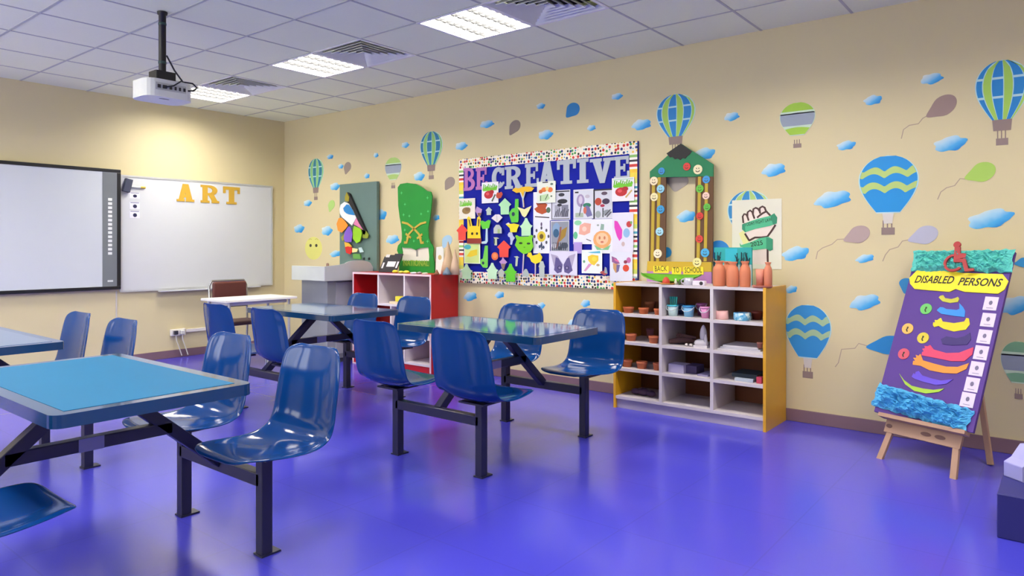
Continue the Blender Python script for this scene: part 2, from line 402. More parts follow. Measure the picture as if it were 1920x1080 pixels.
# whiteboard
WA = PA.shifted(.028)
wx1 = WA.px(511, 440)[0]; wx0 = xr+.004
r = thing('whiteboard', ((wx0+wx1)/2, WY, .7946), 'wide plain whiteboard behind the interactive board, bearing gold letters', 'whiteboard')
MB().box(wx0, wx1, WY-.026, WY-.001, .7946, 2.0575).build('writing_surface', M('cdd1d5', .18, var=.01), r)
f = MB()
for a, b, c, d in ((wx0, wx1, .785, .807), (wx0, wx1, 2.045, 2.067), (wx0, wx0+.02, .807, 2.045), (wx1-.02, wx1, .807, 2.045)): f.box(a, b, WY-.032, WY-.0255, c, d)
f.build('frame', M('c6c9cc', .35, .4), r)
MB().box(wx0+.4, wx1-.2, WY-.085, WY-.03, .772, .784).build('pen_tray', M('c9ccd0', .4), r)
WF = PA.shifted(.0265)
# slab letters
def bowl(cx, cy, rx, ry, ix, iy): return arcband(cx, cy, rx, ry, ix, iy, -90, 90, 12)
G = {
 'A': [[(.08, 0), (.36, 0), (.6, 1), (.34, 1)], [(.56, 0), (.92, 0), (.66, 1), (.4, 1)], rc(.25, .24, .75, .40), rc(0, 0, .45, .13), rc(.52, 0, 1, .13)],
 'R': [rc(.1, 0, .38, 1), rc(0, 0, .48, .13), rc(0, .87, .5, 1), rc(.3, .42, .5, .56), bowl(.48, .71, .44, .29, .16, .14), [(.40, .5), (.70, .5), (.96, .06), (.64, .06)], rc(.60, 0, 1.02, .13)],
 'T': [rc(.34, 0, .66, 1), rc(0, .82, 1, 1), rc(0, .62, .15, .9), rc(.85, .62, 1, .9), rc(.2, 0, .8, .13)],
 'B': [rc(.1, 0, .38, 1), rc(0, 0, .5, .13), rc(0, .87, .5, 1), rc(.3, .46, .5, .58), bowl(.48, .74, .40, .26, .16, .12), bowl(.48, .28, .50, .28, .2, .13)],
 'E': [rc(.1, 0, .4, 1), rc(0, .85, .94, 1), rc(0, 0, 1, .15), rc(.3, .43, .7, .57), rc(.78, .66, .94, .9), rc(.84, .1, 1, .36), rc(.6, .34, .73, .67)],
 'C': [arcband(.52, .5, .52, .5, .17, .29, 38, 322, 26), rc(.78, .6, .97, .95), rc(.84, .2, .98, .3)],
 'I': [rc(.26, 0, .74, 1), rc(.06, 0, .94, .14), rc(.06, .86, .94, 1)],
 'V': [[(.08, 1), (.42, 1), (.62, 0), (.42, 0)], [(.64, 1), (.9, 1), (.62, 0), (.45, 0)], rc(0, .87, .5, 1), rc(.56, .87, 1, 1)]}
def letter(P, ch, box, mat, label, group, d=.0004, th=.006):
    b = P.box(*box); mb = MB()
    for i, poly in enumerate(G[ch]): mb.prism(P, inbox(poly, b), d, d+th+.00015*i)
    return tag(mb.build('letter_'+ch.lower(), mat), label, 'letter', group)
M_GOLD = M('c69f34', .5)
for ch, bx, lb in (('A', (331, 345, 364, 378), 'gold cut-out letter A, first on the whiteboard'), ('R', (376, 347.5, 410, 380.5), 'gold cut-out letter R, middle of the three on the whiteboard'), ('T', (418, 350.5, 449.5, 383), 'gold cut-out letter T, last on the whiteboard')):
    letter(WF, ch, bx, M_GOLD, lb, 'gold letters spelling ART')
for k, (y0_, y1_, lb) in enumerate(((361, 372, 'small white card with a dark dot, topmost of three on the whiteboard'), (379, 392, 'small white card with a dark dot, middle of three on the whiteboard'), (395, 409, 'small white card with a dark dot, lowest of three on the whiteboard'))):
    b = WF.box(243, y0_, 262, y1_)
    flat(WF, 'magnet_card', [(inbox(rc(0, 0, 1, 1), b), 'dfe0ee'), (inbox(rc(.08, .84, .92, .97), b), '8a8ba8'), (inbox(ell(.52, .4, .2, .26), b), '20204a')], .0004, lb, 'card', 'small cards on the whiteboard')
b = WF.box(246, 347, 268, 355)
mk = MB(); c0 = WF.at(b[0], (b[1]+b[3])/2, .011); c1 = WF.at(b[2]-.03, (b[1]+b[3])/2, .011)
mk.tube([c0, c1], .010, 0, 10); o = tag(mk.build('marker_pen', M('d9ddd6', .4)), 'white marker pen with a yellow cap stuck to the whiteboard', 'marker pen')
MB().tube([c1, c1+Vector((.05, 0, 0))], .0125, 0, 10).build('cap', M('e0b93a', .4), o)
P1, P2 = WF.px(240, 336), WF.px(234, 360)
er = MB(); pa, pb = WF.at(*P1, .026), WF.at(*P2, .026); er.beam(pa, pb, .075, .05, 0, Vector((0, 1, 0)))
o = tag(er.build('board_eraser', M('3b4056', .5), bevel=.006), 'dark grey board eraser stuck at the whiteboard corner', 'board eraser')
# teacher's desk and chair
r = thing('teacher_desk', (4.03, 6.75, 0), 'narrow white-topped desk with thin grey legs before the whiteboard', 'desk')
MB()  .box(3.62, 4.43, 6.5, 7.0, .727, .752).build('desktop', M('e8e8e2', .35), r, bevel=.004)
MB().box(3.70, 4.34, 6.56, 6.94, .690, .727).build('apron', M('c9c9c4', .5), r)
for x in (3.68, 4.36):
    for y in (6.55, 6.95): MB().tube([(x, y, 0), (x, y, .727)], .014, 0, 10).build('leg', M('b9bcc2', .35, .5), r)
    MB().tube([(x, 6.55, .12), (x, 6.95, .12)], .01, 0, 8).build('stretcher', M('b9bcc2', .35, .5), r)
r = thing('teacher_chair', (4.13, 7.3, 0), 'brown padded chair with chrome tube frame behind the white desk', 'chair')
chrome = M('b9bcc0', .2, .9); brn = M('5c2c24', .45)
MB().box(3.935, 4.335, 7.33, 7.375, .665, .895).build('backrest', brn, r, bevel=.03, seg=4)
MB().box(3.93, 4.34, 6.98, 7.33, .435, .48).build('seat', M('4a2f2c', .5), r, bevel=.018, seg=3)
for x in (3.915, 4.355):
    MB().tube([(x, 7.38, 0), (x, 7.36, .45), (x, 7.385, .85), (x+(.03 if x < 4 else -.03), 7.385, .905)], .012, 0, 8).build('back_leg', chrome, r)
    MB().tube([(x, 6.98, 0), (x, 7.0, .42), (x, 7.05, .435), (x, 7.36, .44)], .012, 0, 8).build('front_leg', chrome, r)
MB().tube([(3.945, 7.385, .905), (4.325, 7.385, .905)], .012, 0, 8).build('top_rail', chrome, r)
MB().tube([(3.915, 7.365, .62), (4.355, 7.365, .62)], .012, 0, 8).build('back_rail', M('25252a', .4), r)
# sockets and cable
SO = PA.shifted(.0)
b0, b1 = SO.px(318, 622), SO.px(345, 622)
r = thing('wall_socket', SO.at((b0[0]+b1[0])/2, .255, 0), 'white twin wall socket box with hanging cables below the whiteboard', 'wall socket')
MB().box(b0[0], b1[0], WY-.04, WY-.001, .255, .33).build('socket_box', M('e6e4de', .4), r, bevel=.005)
for x in (b0[0]+.045, b1[0]-.05):
    pg = MB().box(x-.022, x+.022, WY-.075, WY-.04, .27, .315).build('plug', M('35353d', .4) if x < b0[0]+.06 else M('d8d8d4', .4), r, bevel=.004)
    MB().tube([(x, WY-.06, .27), (x+.01, WY-.055, .2), (x+.045, WY-.04, .12), (x+.08, WY-.035, .02)], .006, 0, 6).build('cable', M('dcdad2', .5), pg)
b2 = SO.px(400, 622)[0]
tag(MB().box(b1[0]+.02, b2+.15, WY-.02, WY-.001, .28, .318).build('cable_trunking', M('dedbd4', .5), bevel=.003), 'white cable trunking along the wall beside the twin socket', 'cable trunking')

# ------------------------------------------------------------------ projector
px_, py_ = 2.29, 4.96
r = thing('projector', (px_, py_, 2.3), 'white projector hanging from the ceiling on a black pole', 'projector')
def rbox(cx, cy, w, d, rr): return [p for x, y, a in ((w-rr, d-rr, 0), (-w+rr, d-rr, 90), (-w+rr, -d+rr, 180), (w-rr, -d+rr, 270)) for p in ell(cx+x, cy+y, rr, rr, 5, a, a+90)]
FP = Plane((0, 0, 0), (1, 0, 0), (0, 1, 0))
MB().prism(FP, rbox(px_, py_,   .165, .135, .075), 2.305, 2.425).build('body', M('d4d8d4', .4), r, bevel=.018, seg=3)
pn = MB().box(px_-.11, px_+.10, py_-.1365, py_-.13, 2.35, 2.40).build('connector_panel', M('b4b8b6', .5), r)
for k, (u, w) in enumerate(((-.095, .02), (-.06, .026), (-.015, .016), (.02, .012), (.05, .012), (.08, .014))): MB().box(px_+u, px_+u+w, py_-.142, py_-.136, 2.362, 2.385).build('port', M('17181c', .5), pn)
MB().lathe([(0, 0), (.035, 0), (.04, .03), (.04, 0)], (px_+.08, py_+.13, 2.37), 0, 16, axis=(0, 1, 0)).build('lens', M('22252a', .15), r)
bk = M('131316', .45)
MB().prism(FP, rbox(px_, py_, .07, .06, .012), 2.43, 2.50).build('mount', bk, r, bevel=.006)
MB().lathe([(.024, 2.50), (.024, 2.90), (.032, 2.905), (.034, H-.003)], (px_, py_, 0), 0, 16).build('pole', bk, r)
for z in (2.56, 2.83): MB().lathe([(.0248, z), (.0262, z+.002), (.0262, z+.016), (.0248, z+.018)], (px_, py_, 0), 0, 16).build('clip', M('2d4a44', .5), r)
MB().tube([(px_+.02, py_-.02, 2.62), (px_+.06, py_-.05, 2.52), (px_+.10, py_-.09, 2.44), (px_+.15, py_-.13, 2.432), (px_+.17, py_-.155, 2.40), (px_+.14, py_-.16, 2.375), (px_+.11, py_-.142, 2.372)], .006, 0, 6).build('power_cable', bk, r)
MB().tube([(px_+.10, py_-.10, 2.436), (px_+.06, py_-.15, 2.43), (px_-.0, py_-.165, 2.385), (px_-.04, py_-.142, 2.374)], .005, 0, 6).build('signal_cable', bk, r)
MB().prism(Plane((px_, py_, 2.304), (1, 0, 0), (0, -1, 0)), ell(-.02, .07, .035, .012), 0, .002).build('emblem', M('8b908e', .5), r)

# ------------------------------------------------------------------ lectern, grey panel, rocket
r = thing('lectern', (4.93, 6.55, 0), 'pale grey boxy lectern with an arched top rail in the corner', 'lectern')
LA = Plane((0, 6.25, 0), (1, 0, 0), (0, 0, 1))
arch = [(4.6, .912), (5.262, .912), (5.262, 1.05), (5.24, 1.08)]+[(5.05+.19*cos(rad(a)), 1.08+.05*sin(rad(a))) for a in range(20, 161, 14)]+[(4.8, 1.085), (4.6, 1.07)]
g1, g2 = M('b4b8bf', .45), M('8d9298', .5)
MB().prism(LA, arch, -.02, 0).build('front_rail', g1, r, bevel=.003)
MB().box(4.6, 4.62, 6.27, 6.86, .912, 1.07).build('side_rail', M('b9c0c2', .45), r, bevel=.003)
MB().box(4.62, 5.262, 6.27, 6.86, .915, .94).build('desktop', M('c2c5c6', .4), r)
MB().box(4.62, 5.262, 6.84, 6.86, .94, 1.05).build('back_rail', g1, r, bevel=.003)
MB().box(4.69, 5.28, 6.33, 6.80, .05, .912).build('cabinet', g2, r, bevel=.004)
MB().box(4.80, 5.20, 6.318, 6.33, .10, .89).build('door', M('9b9da6', .5), r, bevel=.003)
MB().box(4.72, 5.26, 6.36, 6.78, 0, .05).build('plinth', M('55585c', .6), r)
tag(MB().box(4.66, 4.95, 6.42, 6.78, .94, .946).build('paper_sheet', M('dcdcd8', .7)), 'white paper sheet lying on the lectern top', 'paper')
tag(MB().lathe([(0, 0), (.022, 0), (.026, .02), (.014, .16), (.006, .165), (0, .165)], (4.68, 6.31, .94), 0, 14).build('wooden_peg', M('7a5a4c', .5)), 'small brown peg standing on the lectern behind its rail', 'peg')
PL = PB.shifted(.06)
b = PL.box(637, 343, 706.5, 493); pz = .945
r = MB().prism(PL, [(b[0], pz), (b[2], pz), (b[2], b[3]), (b[0], b[3])], -.035, 0).build('display_panel', M('5f7a76', .5), bevel=.003)
tag(r, 'tall grey-green display panel standing on the lectern against the wall', 'display panel')
PR = PL.shifted(.004)
def rk(pts): return PR.pl([(625+x/6.358, 330+y/6.353) for x, y in pts])
r = thing('rocket_craft', PR.at(*rk([(250, 900)])[0], 0), 'colourful paper rocket craft glued to the grey-green panel', 'paper craft')
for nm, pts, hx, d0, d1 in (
  ('backing', [(186, 195), (212, 212), (296, 402), (412, 662), (400, 700), (370, 690), (260, 560), (195, 330)], '17181c', 0, .03),  # black sheet paints the shaded thick side of the rocket
  ('nose_tip', [(185, 195), (215, 250), (210, 305), (165, 300), (165, 250)], '9a8f1e', .03, .034),
  ('nose', [(160, 310), (115, 345), (102, 400), (108, 450), (130, 490), (190, 540), (250, 592), (300, 500), (260, 410), (210, 330)], 'e4e8ea', .03, .036),
  ('window', [(190, 340), (150, 385), (160, 420), (185, 445), (220, 460), (290, 470), (255, 395), (215, 345)], '1f7fc0', .037, .041),
  ('fin', [(95, 505), (70, 570), (85, 650), (130, 675), (180, 625), (205, 590), (160, 530), (120, 498)], 'f2912c', .03, .04),
  ('body_panel', [(300, 500), (270, 575), (380, 642), (330, 560)], 'd27ba6', .03, .036),
  ('body_panel', [(210, 600), (165, 670), (152, 745), (175, 790), (245, 785), (258, 690), (232, 610)], '7a55c0', .03, .038),
  ('body_panel', [(280, 595), (265, 660), (268, 750), (310, 802), (350, 780), (372, 690), (358, 630)], '8fc81e', .03, .042),
  ('fin', [(375, 645), (372, 738), (430, 742), (442, 700), (410, 655)], '7f8f22', .02, .03),
  ('fin', [(155, 690), (115, 730), (130, 772), (160, 760)], 'a0a23a', .02, .03),
  ('flame', [(155, 785), (165, 845), (245, 842), (205, 800)], 'eab53a', .02, .03),
  ('flame', [(165, 848), (180, 915), (225, 932), (248, 900), (245, 850), (200, 838)], 'c8211c', .02, .034),
  ('flame', [(250, 858), (248, 912), (300, 905), (315, 870)], 'ecdfa0', .02, .03),
  ('flame', [(320, 855), (350, 850), (378, 905), (335, 912)], 'bcd6dc', .015, .025),
  ('flame', [(250, 925), (330, 930), (340, 990), (250, 985)], '5f9a4a', .0, .02)):
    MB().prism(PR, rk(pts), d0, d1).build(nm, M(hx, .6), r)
for x in (367, 428): MB().prism(PR, rk([(x-8, 975), (x+8, 970), (x+8, 1000), (x-8, 1003)]), 0, .01).build('marker_mark', M('1a1c22', .5), r)

# ------------------------------------------------------------------ cubby shelves
RX, RY0, RY1 = 4.921, 4.97, 6.19
red, wht, lav = M('b8121c', .35), M('dcd4dc', .4), M('b9b2cc', .45)
r = thing('cubby_shelf', (5.12, 5.58, 0), 'red and white cubby shelf against the wall beside the lectern', 'shelf')
XB = WX-.016
MB().box(RX+.004, XB, RY0, RY0+.02, 0, 1.005).build('side_panel', red, r)
MB().box(RX+.004, XB, RY1-.02, RY1, 0, 1.005).build('side_panel', red, r)
MB().box(RX+.004, XB, RY0+.02, RY1-.02, .985, 1.005).build('top_board', red, r)
MB().box(XB-.012, XB, RY0+.02, RY1-.02, .08, .985).build('back_panel', [M('8f1018', .5)], r)
MB().box(RX+.012, RX+.03, RY0+.02, RY1-.02, .015, .08).build('plinth', red, r)
for z in (.08, .345, .66): MB().box(RX+.006, XB-.012, RY0+.02, RY1-.02, z, z+.02).build('shelf_board', wht, r)
e = MB()
for y in (RY0, RY1-.02): e.box(RX, RX+.005, y, y+.02, 0, 1.005)
e.box(RX, RX+.005, RY0+.02, RY1-.02, .985, 1.005); e.box(RX, RX+.005, RY0+.02, RY1-.02, 0, .015)
e.build('edge_trim', M('e8c8d0', .4), r)
for y, za, zb in ((5.365, .68, .985), (5.77, .68, .985), (5.57, .365, .66), (5.365, .10, .345), (5.77, .10, .345)):
    MB().box(RX+.006, XB-.012, y-.01, y+.01, za, zb).build('divider', wht, r)
for y0_, y1_, za, zb in ((4.99, 5.355, .68, .985), (5.375, 5.76, .68, .985), (4.99, 5.56, .365, .66), (4.99, 5.355, .1, .345), (5.375, 5.76, .1, .345)):
    MB().box(XB-.018, XB-.012, y0_, y1_, za, zb).build('back_lining', lav, r)
# yellow shelf
QX, QY0, QY1 = 4.879, 1.655, 2.866
yel, edg, brn2 = M('d6a01c', .4), M('c9c2c6', .45), M('7a4420', .55)
r = thing('cubby_shelf', (5.1, 2.26, 0), 'yellow-sided cubby shelf with grey shelves full of pots and pails', 'shelf')
MB().box(QX, XB, QY0, QY0+.02, 0, 1.0).build('side_panel', yel, r)
MB().box(QX, XB, QY1-.02, QY1, 0, 1.0).build('side_panel', yel, r)
MB().box(QX+.003, XB, QY0+.02, QY1-.02, .976, .996).build('top_board', edg, r)
MB().box(XB-.012, XB, QY0+.02, QY1-.02, .07, .976).build('back_panel', brn2, r)
for z in (.075, .30, .512, .733): MB().box(QX+.003, XB-.012, QY0+.02, QY1-.02, z, z+.022).build('shelf_board', edg, r)
MB().box(QX+.02, QX+.035, QY0+.02, QY1-.02, 0, .075).build('plinth', M('a8a0b8', .5), r)
YD = (2.456, 2.048)
zs = [(.097, .30), (.322, .512), (.534, .733), (.755, .976)]
for y in YD:
    for za, zb in zs: MB().box(QX+.003, XB-.012, y-.012, y+.012, za, zb).build('divider', edg, r)

# ---- pottery and other small things on the yellow shelf
Z4, Z3, Z2, Z1, ZT = .097, .322, .534, .755, .996
terr = M('c06a48', .7)
def mpp(px, X):
    p = Vector((X, yx(px, X), 0)); return p.dot(FV)/FPX
def pot(px0, px1, X, z, h, mat, label, group, name='clay_pot', cat='clay pot', prof=None, square=False):
    px = (px0+px1)/2; y = yx(px, X); w = (px1-px0)*mpp(px, X)/2; c = (X, y, z)
    P_ = prof or [(0, 0), (.80, 0), (.92, .7), (1, .72), (1, 1), (.88, 1), (.80, .12), (0, .1)]
    mb = MB().lathe([(a*w, b*h) for a, b in P_], c, 0, 24)
    return tag(mb.build(name, mat), label, cat, group)
GP = 'small terracotta pots on the yellow shelf'
tl = M('b8603a', .7)
pot(1168, 1189, 4.97, Z1, .048, tl, 'terracotta pot on the top shelf, first from the yellow left side', GP)
pot(1197, 1217, 4.97, Z1, .048, tl, 'terracotta pot on the top shelf, second from the yellow left side', GP)
pot(1226, 1243, 4.97, Z1, .048, tl, 'terracotta pot on the top shelf, tucked by the divider', GP)
pot(1209, 1230, 5.17, Z1, .085, M('7d4428', .7), 'tall brown pot at the back of the top left compartment', GP)
pot(1173, 1194, 4.97, Z2, .055, terr, 'terracotta pot on the second shelf, left of the pair', GP)
pot(1216, 1235, 4.95, Z2, .055, terr, 'terracotta pot on the second shelf, right of the pair', GP)
pot(1212, 1226, 5.18, Z2, .08, M('8a5560', .7), 'dusky pot at the back of the second left compartment', GP)
pot(1167, 1186, 4.97, Z3, .055, terr, 'terracotta pot on the third shelf, first from the left', GP)
pot(1193, 1214, 4.97, Z3, .055, terr, 'terracotta pot on the third shelf, second from the left', GP)
pot(1224, 1242, 4.98, Z3, .055, terr, 'terracotta pot on the third shelf, half behind the divider', GP)
for px, rr, lb in ((1193, .035, 'dark clay lump on the bottom shelf, leftmost of three'), (1207, .04, 'dark clay lump on the bottom shelf, middle of three'), (1221, .033, 'dark clay lump on the bottom shelf, rightmost of three')):
    y = yx(px, 5.02)
    mb = MB(); mb.grid(lambda u, v: Vector((5.02, y, Z4))+Vector((rr*sin(pi*v)*cos(2*pi*u), rr*1.2*sin(pi*v)*sin(2*pi*u), rr*.7-rr*.7*cos(pi*v)))*(1+.12*noise.noise(Vector((px+3*cos(6.28*u), 3*sin(6.28*u), 4*v)))), 14, 8)
    tag(mb.build('clay_lump', M('4a3355', .6)), lb, 'clay lump', 'dark lumps on the bottom shelf')
def pail(px0, px1, X, h, hx, rim, label, brushes=0):
    px = (px0+px1)/2; y = yx(px, X); w = (px1-px0)*mpp(px, X)/2
    o = tag(MB().lathe([(0, 0), (.72*w, 0), (.95*w, h*.93), (.88*w, h*.93), (.68*w, .01), (0, .008)], (X, y, Z1), 0, 24).build('paint_pail', M(hx, .4)), label, 'pail', 'paint pails on the yellow shelf')
    MB().lathe([(.93*w, h*.86), (1.02*w, h*.87), (1.02*w, h), (.9*w, h)], (X, y, Z1), 0, 24).build('rim', M(rim, .4), o)
    MB().tube([Vector((X-.012, y, Z1))+Vector((-w*sin(rad(a))*.9, w*1.02*cos(rad(a)), h*.9-.035*sin(rad(a)))) for a in range(0, 181, 15)], .003, 0, 6).build('handle', M('b8c4cc', .4), o)
    for k in range(brushes):
        q = (-.55+.37*k)*w
        MB().tube([(X, y+q*.6, Z1+.01), (X+.01, y+q, Z1+h+.035), (X+.01, y+q*1.05, Z1+h+.06)], [.006, .006, .009], 0, 8).build('bottle_neck', M('1f9c94', .35), o)
pail(1251, 1273, 4.97, .085, 'c2dde2', '3cb2c6', 'white and teal pail holding teal brushes on the top middle shelf', 4)
pail(1280, 1303, 4.98, .085, '6fa8d2', '2f8cc8', 'blue pail with a pale handle on the top middle shelf')
pail(1306, 1326, 5.12, .095, '8a4a80', '9c5690', 'dark purple pail behind the pink one on the top middle shelf')
pail(1313, 1332, 4.96, .085, 'cf86b8', 'dd98c6', 'pink pail beside the divider on the top middle shelf')
pail(1270, 1284, 5.12, .08, '34508a', '3a5c98', 'dark blue pail between the white and the blue pails')
# mug etc
def mug(px0, px1, X, z, h, mat, label, side=1, group=None):
    px = (px0+px1)/2; y = yx(px, X); w = (px1-px0)*mpp(px, X)/2
    o = tag(MB().lathe([(0, 0), (.95*w, 0), (w, .06*h), (.9*w, h), (.8*w, h), (.85*w, .1*h), (0, .08*h)], (X, y, z), 0, 24).build('mug', mat), label, 'mug', group)
    MB().tube([(X-.01, y+side*(w*.9+.022*sin(rad(a))), z+h*.5+h*.32*cos(rad(a))) for a in range(0, 181, 18)], .005, 0, 6).build('handle', mat, o)
mug(1342, 1366, 4.96, Z1, .062, M('d9a9a8', .5), 'pale pink mug on the top right shelf')
def _tin(N, L, MA, b):
    tc = N('TexCoord'); v = N('TexVoronoi'); v.inputs['Scale'].default_value = 55; L(tc.outputs['Object'], v.inputs['Vector'])
    cr = N('ValToRGB'); ramp(cr, [(0, 'd8e6e8'), (.35, '7db8d8'), (.7, '4a98c8')]); sp = N('SeparateColor'); L(v.outputs['Color'], sp.inputs[0]); L(sp.outputs[0], cr.inputs[0]); L(cr.outputs[0], b.inputs['Base Color'])
pot(1376, 1408, 4.98, Z1, .055, node_mat('blue_patterned_glaze', .4, _tin), 'light blue patterned bowl on the top right shelf', None, 'bowl', 'bowl', [(0, 0), (.95, 0), (1, .1), (1, .95), (.95, 1), (.9, .95), (.9, .1), (0, .08)])
pot(1409, 1430, 5.1, Z1, .06, M('6a2a24', .6), 'dark red bowl at the back of the top right shelf', None, 'bowl', 'bowl')
# driftwood, pebbles, rabbit
y1_, y2_ = yx(1258, 5.0), yx(1302, 5.06)
dw = MB()
dw.tube([(4.97, y1_, Z2+.02), (5.0, y1_-.07, Z2+.035), (5.04, y1_-.15, Z2+.03), (5.05, y2_, Z2+.02)], [.016, .024, .022, .012], 0, 8)
dw.tube([(5.06, y1_-.03, Z2+.06), (5.05, y1_-.1, Z2+.055), (5.08, y1_-.17, Z2+.05)], [.022, .02, .012], 0, 8)
dw.tube([(5.0, y1_-.07, Z2+.035), (5.06, y1_-.05, Z2+.065)], .014, 0, 8)
tag(dw.build('driftwood', M('54373a', .8, var=.2)), 'brown driftwood pieces glued together on the second middle shelf', 'driftwood')
for px, lb in ((1287, 'white pebble before the driftwood, left of two'), (1295.5, 'white pebble before the driftwood, right of two')):
    y = yx(px, 4.95); tag(MB().lathe([(.013*sin(pi*k/8), .011-.011*cos(pi*k/8)) for k in range(9)], (4.95, y, Z2), 0, 14).build('pebble', M('c8bfc0', .5)), lb, 'pebble', 'white pebbles by the driftwood')
yr = yx(1314, 4.97); rw = M('cfcbd6', .6)
rb = MB()
rb.grid(lambda u, v: Vector((4.98+.04*sin(pi*v)*cos(2*pi*u), yr+.055*sin(pi*v)*sin(2*pi*u), Z2+.03-.03*cos(pi*v)))*1, 16, 10)
rb.grid(lambda u, v: Vector((4.99+.032*sin(pi*v)*cos(2*pi*u)*(1-.4*v), yr-.012+.034*sin(pi*v)*sin(2*pi*u)*(1-.45*v), Z2+.10-.065*cos(pi*v))), 16, 12)
rb.grid(lambda u, v: Vector((4.965+.012*sin(pi*v)*cos(2*pi*u), yr-.04+.014*sin(pi*v)*sin(2*pi*u), Z2+.055-.045*cos(pi*v))), 12, 8)
rb.box(4.945, 5.02, yr-.06, yr+.05, Z2, Z2+.014)
tag(rb.build('animal_figurine', rw), 'white pointed clay figurine on the second middle shelf', 'figurine')
# paper stack, boxes, books
def block(name, label, cat, px0, px1, X, dX, z, h, mat, group=None, rot=0):
    ya, yb_ = yx(px0, X), yx(px1, X)
    return tag(MB().box(X, X+dX, yb_, ya, z, z+h).build(name, mat, bevel=.002), label, cat, group)
for k in range(3): block('paper_sheaf', ('white paper sheaf, lowest of the pile on the second right shelf', 'white paper sheaf, middle of the pile on the second right shelf', 'white paper sheaf, topmost of the pile on the second right shelf')[k], 'paper', 1345+5*k, 1430-4*k, 4.92+.015*k, .25, Z2+.012*k, .0115, M(('c3c0cc', 'b4b2c4', 'cdcad4')[k], .7), 'papers on the second right shelf')
pot(1419, 1430, 4.95, Z2+.036, .04, M('9a6258', .7), 'tiny clay cup on the paper pile', None, 'clay_cup', 'cup')
block('storage_box', 'white box on the third middle shelf', 'box', 1253, 1282, 4.95, .12, Z3, .065, M('aeaad0', .5))
block('storage_box', 'dark purple box beside the white box on the third middle shelf', 'box', 1283, 1306, 4.99, .14, Z3, .06, M('453a6a', .5))
block('paper_sheaf', 'thin pale paper sheaf lying beside the dark purple box', 'paper', 1307, 1327, 4.94, .2, Z3, .012, M('8f88b4', .7))
block('booklet', 'white booklet under the dark green pad on the third right shelf', 'booklet', 1377, 1412, 4.93, .2, Z3, .022, M('a8b4cc', .6))
block('pad', 'dark green pad lying on a white booklet', 'pad', 1372, 1420, 4.96, .2, Z3+.022, .03, M('1f2f3c', .6))
block('toy_block', 'small red block beside the dark green pad', 'block', 1418, 1428, 4.93, .05, Z3, .045, M('b83a5a', .5))
# ---- on top of the yellow shelf
yl, yr_ = yx(1201, 5.02), yx(1314, 5.02)
def leaf(u, v):
    s = 2*v-1; t = 2*u-1; w = .085*(1-abs(s)**2.2)**.6+.004
    return Vector((5.03+t*w*.9, yl+(yr_-yl)*v, ZT+.008+.066*abs(s)**2.2+(.062*(1-abs(s)**2.2)*max(0, t)**1.3 if t > 0 else .022*t*t*(1-abs(s)))))
o = MB(); o.grid(leaf, 10, 26); o = tag(o.build('leaf_dish', M('5aa01e', .4), solid=.006), 'long green leaf-shaped dish on top of the yellow shelf', 'dish')
ml = MB(); ml.tube([leaf(.5, v/20)+Vector((0, 0, .006)) for v in range(21)], .003, 0, 6); ml.build('midrib', M('3d7a18', .5), o)
pot(1236, 1267, 4.93, ZT, .012, M('d79a4a', .5), 'orange-yellow saucer on top of the yellow shelf', None, 'saucer', 'saucer', [(0, 0), (.7, 0), (1, 1), (.94, 1), (.66, .35), (0, .3)])
yy = yx(1249, 4.93); tag(MB().lathe([(0, 0), (.026, 0), (.03, .012), (.022, .036), (.01, .05), (0, .052)], (4.93, yy, ZT+.006), 0, 20).build('clay_dome', M('b8402c', .5)), 'red clay dome sitting on the orange saucer', 'clay piece')
pot(1264, 1270, 4.95, ZT, .045, M('c9d0c0', .5), 'tiny pale clay vase beside the orange saucer', None, 'bud_vase', 'vase', [(0, 0), (.7, 0), (1, .4), (.5, .75), (.7, 1), (.5, 1), (0, .9)])
pot(1271.5, 1277, 4.95, ZT, .04, M('3a5a2c', .5), 'tiny dark green clay vase beside the silver mug', None, 'bud_vase', 'vase', [(0, 0), (.7, 0), (1, .4), (.5, .75), (.7, 1), (.5, 1), (0, .9)])
mug(1282, 1301, 4.94, ZT, .055, M('b8b8c8', .3, .3), 'silver grey mug on top of the yellow shelf')
ya, yb_ = yx(1299, 4.92), yx(1322, 4.92)
o = tag(MB().box(4.91, 4.95, yb_, ya, ZT, ZT+.036).build('toy_camera', M('d5d0de', .4), bevel=.005), 'white toy with a round dark hole beside the silver mug', 'toy')
MB().lathe([(0, .002), (.011, .002), (.014, 0), (.014, -.006)], (4.908, yb_+.026, ZT+.018), 0, 14, axis=(-1, 0, 0)).build('hole_ring', M('2a2830', .5), o)
VP = [(0, 0), (.82, 0), (.92, .05), (.95, .35), (.93, .62), (.78, .76), (.55, .84), (.5, .9), (.72, .985), (.68, 1), (.42, .93), (.42, .8), (0, .7)]
GV = 'terracotta bottle vases on the yellow shelf'
vt = M('cd7c5a', .65)
for a, b_, X, h, lb in ((1336, 1361, 4.97, .185, 'terracotta bottle vase, leftmost of the row on the yellow shelf'), (1362, 1386, 4.95, .18, 'terracotta bottle vase, front middle of the row on the yellow shelf'), (1386, 1408, 4.97, .185, 'terracotta bottle vase, right end of the close row'), (1353, 1374, 5.09, .18, 'terracotta bottle vase half hidden behind the close row')):
    pot(a, b_, X, ZT, h, vt, lb, GV, 'bottle_vase', 'vase', VP)
pot(1411, 1448, 4.94, ZT, .018, M('b8705c', .6), 'pinkish clay tray under the single vase', None, 'clay_tray', 'tray', [(0, 0), (.9, 0), (1, .8), (1, 1), (.9, .8), (0, .6)])
pot(1432, 1448, 4.94, ZT+.016, .165, M('c87a5c', .65), 'slim terracotta bottle vase standing alone on the clay tray', GV, 'bottle_vase', 'vase', VP)
